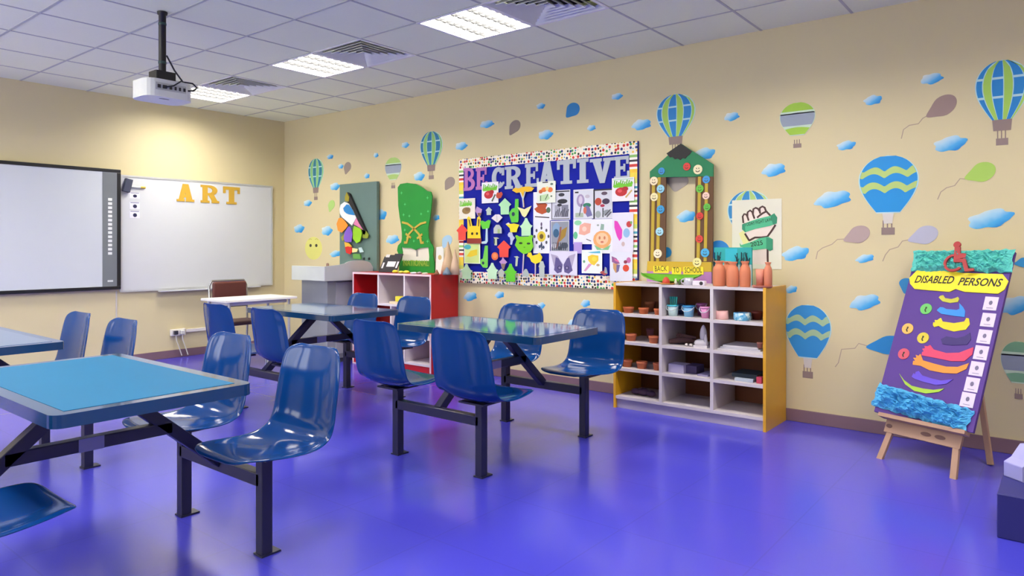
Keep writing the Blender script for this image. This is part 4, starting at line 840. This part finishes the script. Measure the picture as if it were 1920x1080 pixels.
cut('paper_rabbit', 'yellow paper rabbit head with long ears and brown base', (143, 555, 238, 740), [(.0, 0), (.02, .5), (.0, .92), (.1, .98), (.25, .9), (.36, .62), (.66, .62), (.72, .92), (.85, .98), (.97, .88), (.92, .5), (.97, 0)], 'e8c81e', [('r', -.02, -.02, 1, .17, '8a2c22'), ('p', [(.08, .88), (.2, .84), (.27, .62), (.2, .6)], '6a5418'), ('p', [(.78, .86), (.88, .86), (.84, .6), (.77, .6)], '6a5418'), ('e', .36, .34, .08, .05, '2a2410'), ('e', .7, .34, .08, .05, '2a2410')])
cut('paper_bowl', 'green paper cup on a pale bent straw', (228, 585, 302, 745), [(0, .92), (.2, .98), (.5, .92), (.8, 1), (1, .96), (.85, .66), (.72, .62), (.74, .1), (.6, 0), (.2, 0), (.16, .08), (.5, .12), (.56, .62), (.25, .62)], '5cc832', [('p', [(.56, .64), (.72, .64), (.74, .1), (.6, 0), (.18, 0), (.16, .08), (.52, .12)], 'b4cede')])
cut('paper_diamond', 'white paper diamond cut-out', (306, 548, 382, 602), [(0, .55), (.35, 1), (.7, 1), (1, .6), (.6, 0), (.5, 0)], 'd8d2da', [('l', [(.5, .9), (.52, .15)], .006, 'a89ca8')])
cut('paper_house', 'tiny pale paper house cut-out above the white diamond', (268, 498, 312, 552), PENT, 'b2c4b4')
cut('paper_ice_cream', 'lilac paper ice cream cone beside the brown potato drawing', (198, 494, 244, 562), [(0, .55), (.25, 1), (1, .7), (.9, .3), (.75, 0), (.35, .1), (.2, .35)], 'b08cc0', [('p', [(.35, .35), (.9, .35), (.75, 0), (.4, .1)], '7a5440')])
cut('paper_house', 'tiny white domed paper house left of the yellow bird', (323, 618, 377, 676), [(0, 0), (0, .6), (.3, 1), (.7, 1), (1, .6), (1, 0)], 'b0b8b8', [('r', .5, 0, .8, .5, '98b07a')])
cut('paper_hammer', 'small paper hammer cut-out above the red house', (318, 702, 364, 756), [(.1, 1), (.6, 1), (.95, .85), (.6, .8), (.62, 0), (.25, 0), (.25, .8)], 'b8c4a0', [('r', .1, .2, .3, .8, '1e3a52')])
cut('paper_seahorse', 'white paper seahorse cut-out left of the cat mask', (418, 668, 468, 752), [(0, .8), (.2, 1), (.6, .98), (.75, .7), (1, .55), (.7, .3), (.6, 0), (.35, .02), (.4, .3), (.3, .6), (.1, .65)], 'b4bcd8')
cut('paper_guitar', 'light green paper guitar cut-out near the lower left', (233, 758, 288, 908), [(0, .2), (.1, .38), (.35, .42), (.6, 1), (.95, 1), (.95, .05), (.8, 0), (.35, .02)], '6cc84a', [('e', .38, .22, .15, .07, '14324a')])
cut('paper_disc', 'round orange paper disc cut-out beside the red house', (310, 802, 356, 856), ell(.5, .5, .5, .5, 16), 'd8683a', [('e', .5, .55, .3, .3, 'e88a52')])
cut('paper_ice_cream', 'lilac paper ice cream cone under the red house', (363, 833, 416, 918), [(0, .6), (.3, .75), (.45, 1), (.65, .8), (1, .58), (.8, .45), (.6, 0), (.4, 0), (.2, .45)], 'b48cc4', [('p', [(.25, .45), (.8, .45), (.6, 0), (.4, 0)], '8a7466')])
cut('paper_hammer', 'small paper hammer cut-out beside the pink stick', (462, 828, 500, 896), [(.0, .95), (.6, 1), (1, .85), (.75, .85), (.6, 0), (.25, 0), (.35, .82)], 'b4c4a8')
cut('paper_house', 'pale green paper house at the bottom left corner', (103, 882, 184, 982), HOUSE, 'b4d8b4')
cut('paper_house', 'pale green paper house at the bottom, beside the guitar', (276, 874, 358, 982), HOUSE, 'bce2c0')
cut('paper_house', 'tiny grey paper house between the bottom houses', (355, 912, 402, 968), PENT, 'b0b8b0')
cut('paper_house', 'bright green paper house at the bottom edge', (398, 880, 484, 1000), HOUSE, '5cc428')
cut('paper_tower', 'whitish paper tower cut-out beside the purple butterfly', (630, 862, 674, 970), [(.1, 0), (.1, .6), (0, .65), (.3, 1), (.7, 1), (1, .65), (.9, .6), (.9, 0)], 'b4c0bc')
cut('paper_mound', 'pale paper dome cut-out at the bottom beside the pink stick', (524, 915, 566, 966), [(0, 0), (0, .5), (.35, 1), (.65, 1), (1, .4), (1, 0)], 'aab8b4')
cut('paper_fish', 'red and grey paper fish at the bottom right', (1043, 900, 1096, 958), [(0, .3), (.2, .5), (.5, .5), (.65, 1), (.85, .9), (1, .2), (.6, 0)], 'a84a4c', [('p', [(.6, .3), (.65, 1), (.85, .9), (1, .2)], '8fa4ac')])
cut('paper_apple', 'red paper apple cut-out right of the dark pencil drawing', (344, 394, 390, 442), [(0, .5), (.2, .9), (.5, .8), (.8, .95), (1, .6), (.75, .1), (.4, 0), (.1, .15)], 'b8442e')

# ------------------------------------------------------------------ wall stickers
SX = [.0006]
def nxt(): SX[0] += .00004; return SX[0]
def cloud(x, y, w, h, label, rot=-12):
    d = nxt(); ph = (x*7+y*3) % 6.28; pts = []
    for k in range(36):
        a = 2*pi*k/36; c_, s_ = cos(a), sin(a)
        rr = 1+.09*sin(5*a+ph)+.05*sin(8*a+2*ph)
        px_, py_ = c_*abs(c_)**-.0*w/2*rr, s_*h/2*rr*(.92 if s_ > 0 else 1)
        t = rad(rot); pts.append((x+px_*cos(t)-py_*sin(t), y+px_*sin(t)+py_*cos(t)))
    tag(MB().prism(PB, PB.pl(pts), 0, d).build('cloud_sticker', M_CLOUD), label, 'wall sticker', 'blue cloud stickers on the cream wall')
for a in (
 (619, 294, 12, 9, 'tiny blue cloud sticker above the brown balloon nearest the corner'), (639, 312, 10, 9, 'tiny blue cloud sticker touching the brown balloon nearest the corner'), (705, 291, 9, 9, 'tiny blue cloud sticker above the grey-banded balloon by the green cut-out'),
 (760, 272, 14, 11, 'small blue cloud sticker left of the second striped balloon'), (688, 330, 10, 10, 'tiny blue cloud sticker just above the grey-green panel'), (628, 350, 18, 14, 'small blue cloud sticker at the upper left corner of the grey-green panel'),
 (577, 381, 15, 12, 'small blue cloud sticker under the striped balloon nearest the corner'), (561, 429, 19, 16, 'blue cloud sticker closest to the wall corner'), (613, 433, 20, 18, 'blue cloud sticker left of the rocket panel, right of the corner one'),
 (786, 331, 20, 17, 'blue cloud sticker just above the green cut-out'), (714, 403, 22, 20, 'blue cloud sticker at the right edge of the grey-green panel'), (736, 449, 24, 17, 'blue cloud sticker left of the crossed gold swords'),
 (629, 476, 20, 12, 'blue cloud sticker beside the lectern top, by the smiling balloon'), (818, 408, 12, 11, 'small blue cloud sticker right of the green cut-out'),
 (865, 274, 22, 15, 'blue cloud sticker above the left corner of the bulletin board'), (913, 233, 26, 14, 'blue cloud sticker left of the brown balloon above the bulletin board'), (1014, 199, 16, 11, 'small blue cloud sticker left of the round blue balloon near the ceiling'),
 (1023, 253, 27, 18, 'blue cloud sticker just above the middle of the bulletin board'), (1109, 240, 16, 11, 'small blue cloud sticker right of the middle above the bulletin board'), (1157, 181, 21, 12, 'small blue cloud sticker high above the right end of the bulletin board'),
 (1203, 234, 36, 20, 'blue cloud sticker left of the striped balloon over the pencil frame'), (1372, 219, 28, 16, 'blue cloud sticker right of the striped balloon over the pencil frame'), (1320, 289, 42, 22, 'blue cloud sticker behind the right shoulder of the pencil frame'),
 (1287, 406, 34, 22, 'blue cloud sticker seen through the opening of the pencil frame'), (1451, 319, 44, 24, 'blue cloud sticker above the fist poster'), (1587, 273, 35, 17, 'small blue cloud sticker above the wavy blue balloon'),
 (1637, 188, 34, 18, 'small blue cloud sticker left of the high brown balloon'), (1747, 148, 42, 20, 'blue cloud sticker above the high brown balloon'), (1782, 270, 62, 28, 'large blue cloud sticker left of the striped balloon at the right edge'),
 (1562, 374, 68, 30, 'large blue cloud sticker left of the wavy blue balloon'), (1857, 411, 86, 34, 'largest blue cloud sticker, above the easel board'), (1492, 476, 50, 26, 'blue cloud sticker right of the fist poster, low'),
 (1622, 485, 34, 15, 'small blue cloud sticker below the low brown balloon'), (1484, 543, 22, 14, 'small blue cloud sticker beside the top of the yellow shelf side'), (1622, 567, 56, 28, 'blue cloud sticker between the low wavy balloon and the easel'),
 (1903, 573, 58, 34, 'blue cloud sticker right of the easel board'), (882, 556, 24, 17, 'blue cloud sticker under the left end of the bulletin board'), (937, 553, 17, 13, 'small blue cloud sticker under the bulletin board, second from its left end'),
 (1015, 573, 14, 12, 'small blue cloud sticker under the middle of the bulletin board'), (1098, 569, 17, 14, 'small blue cloud sticker under the right half of the bulletin board'), (1076, 606, 22, 15, 'blue cloud sticker low behind the canteen table by the yellow shelf')):
    cloud(*a)
def hw(t):    # half width of a hot-air balloon envelope, t from mouth (0) to crown (1)
    return .5*math.sqrt(max(0, 1-((t-.58)/.42)**2)) if t > .58 else .19+.31*sin(pi/2*t/.58)
def balloon(x0, y0, x1, y1, kind, label, pal=('0f82c8', 'a2cd58')):
    b = PB.box(x0, y0, x1, y1); d = nxt(); blue, green = pal
    eb = .30 if kind == 'S' else .27
    def E(g, t): return (.5+g*hw(t), eb+(1-eb)*t)
    ts = [k/24 for k in range(25)]
    outline = [E(1, t) for t in ts]+[E(-1, t) for t in ts[::-1]]
    mb = MB(); mats = [M('c4dcc4' if kind == 'G' else 'b4dce0', .6), M(blue, .55), M(green, .55), M('94a0b0', .6), M('8b7974', .6), M('cfcbc4', .6)]
    mb.prism(PB, inbox(outline, b), 0, d, 0)
    e = d+.0005
    if kind == 'S':
        for g0, g1, c in ((-.98, -.76, 1), (-.72, -.42, 2), (-.38, .04, 1), (.08, .40, 2), (.44, .82, 1), (.86, .99, 2)):
            for ta, tb in (((.0, .36), (.40, .68), (.72, .985)) if c == 1 else ((.0, .99),)):
                tt = [ta+(tb-ta)*k/8 for k in range(9)]
                mb.prism(PB, inbox([E(g1*.97, t) for t in tt]+[E(g0*.97, t) for t in tt[::-1]], b), d, e, c)
        mb.prism(PB, inbox([E(-.95, .0), E(.95, .0), (.66, .17), (.34, .17)], b), d*.5, e+.0002, 4)
    elif kind == 'G':
        for ta, tb, c in ((.03, .24, 2), (.30, .68, 3), (.74, .99, 2)):
            tt = [ta+(tb-ta)*k/8 for k in range(9)]
            top = [E(g/8*.97, tb-.02+.03*cos(g/8*2)) for g in range(8, -9, -2)] if tb < .9 else []
            mb.prism(PB, inbox([E(.97, t) for t in tt]+top+[E(-.97, t) for t in tt[::-1]], b), d, e, c)
    else:
        tt = [.02+.965*k/24 for k in range(25)]
        mb.prism(PB, inbox([E(.96, t) for t in tt]+[E(-.96, t) for t in tt[::-1]], b), d, e, 1)
        for tc in (.43, .69):
            n = 40; up_, lo = [], []
            for k in range(n+1):
                g = -.96+1.92*k/n; wv = .085*abs(sin(g*4.1+.5))-.03
                up_.append(E(g, tc+.058+wv)); lo.append(E(g, tc-.058+wv))
            mb.prism(PB, inbox(up_+lo[::-1], b), d, e+.0003, 2)
        mb.prism(PB, inbox([E(-.5, .0), E(.5, .0), (.57, .14), (.43, .14)], b), d*.5, d+.0002, 5)
    o = tag(mb.build('hot_air_balloon_sticker', mats), label, 'wall sticker', 'hot-air balloon stickers on the cream wall')
    k = MB(); k.prism(PB, inbox(rc(.39, 0, .61, .09 if kind != 'S' else .08), b), 0, d)
    for xx in (.41, .48, .55): k.prism(PB, inbox(rc(xx, .08, xx+.02, .18), b), 0, d*.9)
    k.build('basket', M('8b7974', .6), o)
balloon(578, 297, 607, 375, 'S', 'green and teal striped hot-air balloon sticker nearest the wall corner', ('2c7f96', '8cc87a'))
balloon(788, 246, 830, 336, 'S', 'striped hot-air balloon sticker above the green cut-out', ('1f78a0', '8fc46a'))
balloon(1231, 176, 1304, 290, 'S', 'striped hot-air balloon sticker rising behind the pencil tip')
balloon(1828, 112, 1932, 272, 'S', 'largest striped hot-air balloon sticker at the right edge of the wall')
balloon(1364, 357, 1446, 480, 'S', 'striped hot-air balloon sticker mostly hidden by the fist poster', ('2a86c0', 'a9cc74'))
balloon(722, 295, 753, 353, 'G', 'small green hot-air balloon sticker with a grey band by the green cut-out', ('1474b4', 'a6c870'))
balloon(1462, 192, 1529, 277, 'G', 'green hot-air balloon sticker with a grey band, high on the wall', ('1474b4', '9cc83c'))
balloon(1876, 640, 1945, 748, 'G', 'low green hot-air balloon sticker with a grey band at the right edge', ('1474b4', '7cb08a'))
balloon(1610, 291, 1723, 440, 'W', 'large blue hot-air balloon sticker with two wavy green bands', ('0f8fd6', 'b4cf78'))
balloon(1472, 571, 1559, 709, 'W', 'wavy-banded blue hot-air balloon sticker partly behind the yellow shelf', ('2a8ed2', 'a4c49a'))
def party(x, y, w, h, hx, label, ang=0, string=None):
    d = nxt(); pts = []
    for k in range(30):
        a = 2*pi*k/30; rr = 1 if cos(a) > -.5 else 1+.35*((-cos(a)-.5)/.5)**2
        px_, py_ = cos(a)*w/2*rr*(1 if cos(a) > 0 else .95), sin(a)*h/2*(1 if cos(a) > 0 else (1-.35*abs(cos(a))**1.5))
        t = rad(ang); pts.append((x+px_*cos(t)-py_*sin(t), y+px_*sin(t)+py_*cos(t)))
    o = tag(MB().prism(PB, PB.pl(pts), 0, d).build('balloon_sticker', M(hx, .55)), label, 'wall sticker', 'party balloon stickers on the cream wall')
    if string: MB().prism(PB, stroke(PB.pl(string), .006), 0, .0005).build('string', M('a89684', .6), o)
party(651.5, 314, 21, 13, '93857c', 'brown balloon sticker nearest the wall corner', -75)
party(843, 343, 24, 18, '93857c', 'brown balloon sticker at the left edge of the bulletin board', -60)
party(965, 238, 28, 19, '8a7c72', 'brown balloon sticker above the bulletin board', -60)
party(1074, 206, 29, 24, '1f80c0', 'round blue balloon sticker high above the bulletin board', -50)
party(1768, 199, 58, 36, '97807a', 'high brown balloon sticker with a trailing string', -33, [(1742, 215), (1730, 222), (1722, 232), (1705, 235), (1694, 243), (1690, 260)])
party(1841, 323, 54, 36, 'a6cc5c', 'lime green balloon sticker with a trailing string', -20, [(1815, 336), (1800, 335), (1790, 348), (1775, 352), (1764, 360), (1758, 374)])
party(1609, 440, 46, 32, 'b09c98', 'low brown balloon sticker with a trailing string', -22, [(1586, 448), (1570, 449), (1560, 458), (1542, 465), (1533, 472), (1530, 486)])
party(1734, 441, 52, 34, 'b2b4c8', 'lavender balloon sticker above the easel', -18, [(1708, 449), (1692, 452), (1684, 463), (1668, 468), (1660, 478), (1655, 490)])
party(1666, 647, 66, 35, '1f8cd0', 'blue balloon sticker half behind the purple easel board', -5, [(1632, 650), (1610, 644), (1603, 653), (1578, 655), (1572, 680), (1566, 688)])
party(621.5, 385, 20, 12, 'a9cf74', 'small green balloon sticker left of the rocket panel', -75)
party(838, 452, 24, 18, '9fc4e0', 'pale blue balloon sticker above the tan paper cone', -60)
party(1269, 338, 34, 44, '9c948c', 'grey balloon sticker peeking into the top of the pencil frame', -80)
party(1249, 474, 22, 20, '1f88cc', 'blue balloon sticker in the lower opening of the pencil frame', -60)
party(1349, 468, 34, 38, '1f84d2', 'blue balloon sticker right of the pencil frame, above the vases', -70)
party(1702, 535, 26, 34, '2f90c8', 'blue balloon sticker just left of the easel board', -70)
party(1918, 492, 26, 18, '2f90c8', 'blue balloon sticker at the right edge beside the easel top', -10, [(1904, 492), (1895, 491), (1886, 492)])
b = PB.box(572, 444, 604, 487)
sh = [(inbox(ell(.5, .5, .5, .5, 24), b), 'd9d878')]
for s in (-1, 1): sh += [(inbox(ell(.5+s*.17, .62, .07, .07, 10), b), '3a3a28'), (inbox(stroke([(.5+s*.28, .86), (.5+s*.2, .92), (.5+s*.1, .88)], .03), b), 'b8b456')]
flat(PB, 'balloon_sticker', sh, 0, 'yellow smiling balloon sticker above the lectern', 'wall sticker', 'party balloon stickers on the cream wall', thick=.0007)

# ------------------------------------------------------------------ easel with board
phi, th = rad(-111), rad(25); t_ = Vector((cos(phi), sin(phi), 0)); b_ = Vector((-t_.y, t_.x, 0))
upv = b_*sin(th)+ZV*cos(th); EP0 = Vector((4.593, .73, 0)); EP = Plane(EP0, t_, upv)
FA, FB, FC = Vector((4.73, .92, 0)), Vector((4.456, .539, 0)), Vector((4.979, .376, 0))
wood = M('a88670', .6, var=.12)
r = thing('easel', EP0, 'wooden tripod easel holding the purple board', 'easel')
for foot, u in ((EP.at(-.215, 0, -.045), -.06), (EP.at(.215, 0, -.045), .06)):
    MB().beam(foot+ZV*.002, EP.at(u, 1.22, -.045), .035, .022, 0, EP.n).build('front_leg', wood, r, bevel=.003)
MB().beam(FC+ZV*.002, EP.at(0, 1.20, -.085), .032, .022, 0, EP.n).build('back_leg', wood, r, bevel=.003)
MB().prism(EP, rc(-.225, .185, .215, .262), -.05, -.03).build('crossbar', wood, r, bevel=.004)
MB().prism(EP, rc(-.25, .262, .25, .285), -.03, .03).build('ledge', wood, r, bevel=.003)
for u in (-.2, .02, .1): MB().prism(EP, ell(u, .225, .018 if u < 0 else .03, .012), -.03, -.028).build('slot', M('6a4a44', .6), r)
MB().prism(EP, rc(-.09, 1.2, .09, 1.24), -.06, -.03).build('head_block', wood, r, bevel=.003)
UB0, UB1, VB0, VB1 = -.297, .277, .287, 1.386
r = thing('poster_board', EP.at(0, VB0, 0), 'purple handmade disability awareness board propped on the easel', 'poster board')
MB().prism(EP, rc(UB0, VB0, UB1, VB1), -.02, 0).build('board', M('4c2a86', .6), r)
def e6(pts): return EP.pl([(1600+x/4.153, 440+y/4.153) for x, y in pts])
def e2(pts): return EP.pl([(1640+x/4.1545, 540+y/4.1545) for x, y in pts])
def ruffle(name, q, amp, hx, seed, nu=70, nv=22):
    q = [Vector((a, b_, 0)) for a, b_ in q]
    def fn(u, v):
        p = q[0]*(1-u)*(1-v)+q[1]*u*(1-v)+q[2]*u*v+q[3]*(1-u)*v
        w = Vector((p.x*34+seed, p.y*34, seed)); n1 = noise.noise(w*1.1); n2 = abs(noise.noise(w*2.4+Vector((9, 2, 0))))
        edge = min(1, 6*min(u, 1-u, v, 1-v)+.15)
        return EP.at(p.x+.012*noise.noise(w+Vector((0, 0, 7))), p.y+.012*noise.noise(w+Vector((5, 0, 3))), .003+edge*amp*(.4+.75*n1+1.0*n2))
    mb = MB(); mb.grid(fn, nu, nv, 0, False); return mb.build(name, M(hx, .7), r)
ruffle('crepe_ruffle', e6([(455, 285), (1240, 300), (1258, 122), (478, 128)]), .035, '54bdb4', 1)
def e7(pts): return EP.pl([(1600+x/2.841, 660+y/2.841) for x, y in pts])
ruffle('crepe_ruffle', e7([(100, 285), (600, 435), (650, 315), (140, 165)]), .05, '4aa6d8', 6)
mb = MB(); mb.prism(EP, e6([(440, 340), (505, 275), (800, 290), (840, 300), (1165, 310), (1210, 365), (1180, 430), (1130, 462), (870, 448), (800, 425), (750, 448), (480, 425), (445, 385)]), 0, .006)
a, c = e6([(478, 378), (782, 386)]); text(mb, EP, 'DISABLED', a, c, .052, .0066, 1, .02, .25)
a, c = e6([(816, 397), (1158, 410)]); text(mb, EP, 'PERSONS', a, c, .052, .0066, 1, .02, .25)
mb.build('title_banner', [M('e6d616', .5), M('17150f', .6)], r)
mb = MB()
hc = e6([(832, 98)])[0]; mb.prism(EP, ell(hc[0], hc[1], .021, .021), .03, .042)
mb.prism(EP, e6([(815, 115), (858, 115), (855, 165), (900, 168), (905, 200), (860, 205), (805, 230)]), .03, .042)
mb.prism(EP, e6([(805, 205), (898, 208), (918, 285), (962, 283), (962, 300), (892, 307), (872, 236), (805, 234)]), .03, .0415)
wc = e6([(806, 238)])[0]; mb.prism(EP, arcband(wc[0], wc[1], .060, .060, .045, .045, 100, 325, 24), .03, .041)
mb.build('wheelchair_symbol', M('a3202a', .5), r)
for k, (hx, pts) in enumerate((('b9b83a', [(500, 75), (512, 62), (535, 56), (550, 80), (600, 87), (632, 78), (650, 70), (660, 85), (650, 110), (590, 118), (530, 105)]),
 ('2a86e0', [(485, 175), (510, 150), (535, 152), (560, 165), (640, 172), (662, 165), (660, 118), (690, 150), (706, 180), (702, 228), (620, 218), (520, 202)]),
 ('d9c81e', [(455, 290), (458, 268), (472, 270), (470, 250), (490, 252), (505, 240), (518, 234), (530, 262), (620, 275), (700, 262), (715, 235), (735, 238), (742, 285), (712, 325), (620, 340), (540, 320), (500, 297), (465, 305)]),
 ('33206a', [(518, 400), (560, 378), (640, 392), (700, 378), (745, 350), (752, 400), (722, 442), (600, 447), (530, 437)]),
 ('cc3c64', [(366, 525), (372, 500), (385, 495), (372, 475), (395, 470), (388, 452), (415, 455), (435, 445), (462, 480), (560, 508), (660, 505), (772, 462), (762, 520), (700, 572), (600, 572), (480, 547), (400, 532)]),
 ('e08c34', [(298, 598), (302, 570), (318, 568), (302, 545), (328, 545), (322, 522), (345, 530), (358, 514), (378, 565), (470, 592), (560, 614), (650, 616), (737, 586), (716, 632), (640, 668), (540, 664), (430, 642), (360, 607)]),
 ('5f46cc', [(290, 692), (305, 665), (318, 672), (322, 655), (345, 648), (372, 682), (450, 707), (520, 722), (612, 712), (562, 747), (480, 757), (380, 732), (310, 707)]),
 ('9cc03a', [(193, 668), (230, 718), (290, 763), (380, 785), (460, 795), (545, 785), (500, 812), (400, 823), (310, 803), (240, 752)]))):
    MB().prism(EP, e2(pts), 0, .003+.0002*k).build('paper_arm', M(hx, .6), r)
for cx, cy, hx in ((402, 164, '5fb85c'), (258, 318, 'd9ac54'), (378, 390, 'c8b832'), (228, 514, 'c84a62')):
    c = e2([(cx, cy)])[0]; mb = MB().prism(EP, ell(c[0], c[1], .035, .036), 0, .004); mb.prism(EP, ell(c[0], c[1]+.008, .006, .006, 8), .003, .0045, 1); mb.prism(EP, stroke([(c[0], c[1]+.004), (c[0]-.004, c[1]-.008), (c[0]+.004, c[1]-.02)], .008), .003, .0045, 1)
    mb.build('round_badge', [M(hx, .5), M('20240f', .6)], r)
for k, (cx, cy) in enumerate(((905, 122), (885, 250), (857, 380), (830, 505), (796, 630), (759, 754), (725, 872))):
    c = e2([(cx, cy)])[0]; w, h_ = .036, .042
    mb = MB().prism(EP, rc(c[0]-w, c[1]-h_, c[0]+w, c[1]+h_), 0, .003); mb.prism(EP, ell(c[0], c[1]+.004, .010, .014, 10), .002, .0034, 1); mb.prism(EP, rc(c[0]-.018, c[1]-.03, c[0]+.018, c[1]-.027), .002, .0034, 1)
    mb.build('picture_card', [M('cfc6e2', .6), M('6a6484', .6)], r)

# ------------------------------------------------------------------ dark box at the lower right
bx0, by1 = 3.78, .26
o = MB().box(bx0-.02, bx0+.40, by1-.46, by1, 0, .195)
r = tag(o.build('storage_bin', M('23246e', .5), bevel=.004), 'low dark blue box at the bottom right edge', 'box')
tag(MB().prism(Plane((bx0+.27, by1-.12, .195), (.75, -.66, 0), (0, 0, 1)), [(-.06, 0), (.25, 0), (.25, .15), (.03, .15), (-.02, .09), (-.06, .07)], -.1, 0).build('paper_bag', M('9a9ad2', .6), bevel=.004), 'pale bag standing on the low dark blue box', 'bag')

# ------------------------------------------------------------------ world and view
w = bpy.data.worlds.new('World'); SC.world = w; w.use_nodes = True
w.node_tree.nodes['Background'].inputs[0].default_value = (.8, .85, 1, 1); w.node_tree.nodes['Background'].inputs[1].default_value = .0
vs = SC.view_settings; SC.display_settings.display_device = 'sRGB'
vs.view_transform = 'Standard'; vs.look = 'None'; vs.exposure = 1.9; vs.gamma = 1; vs.use_curve_mapping = False
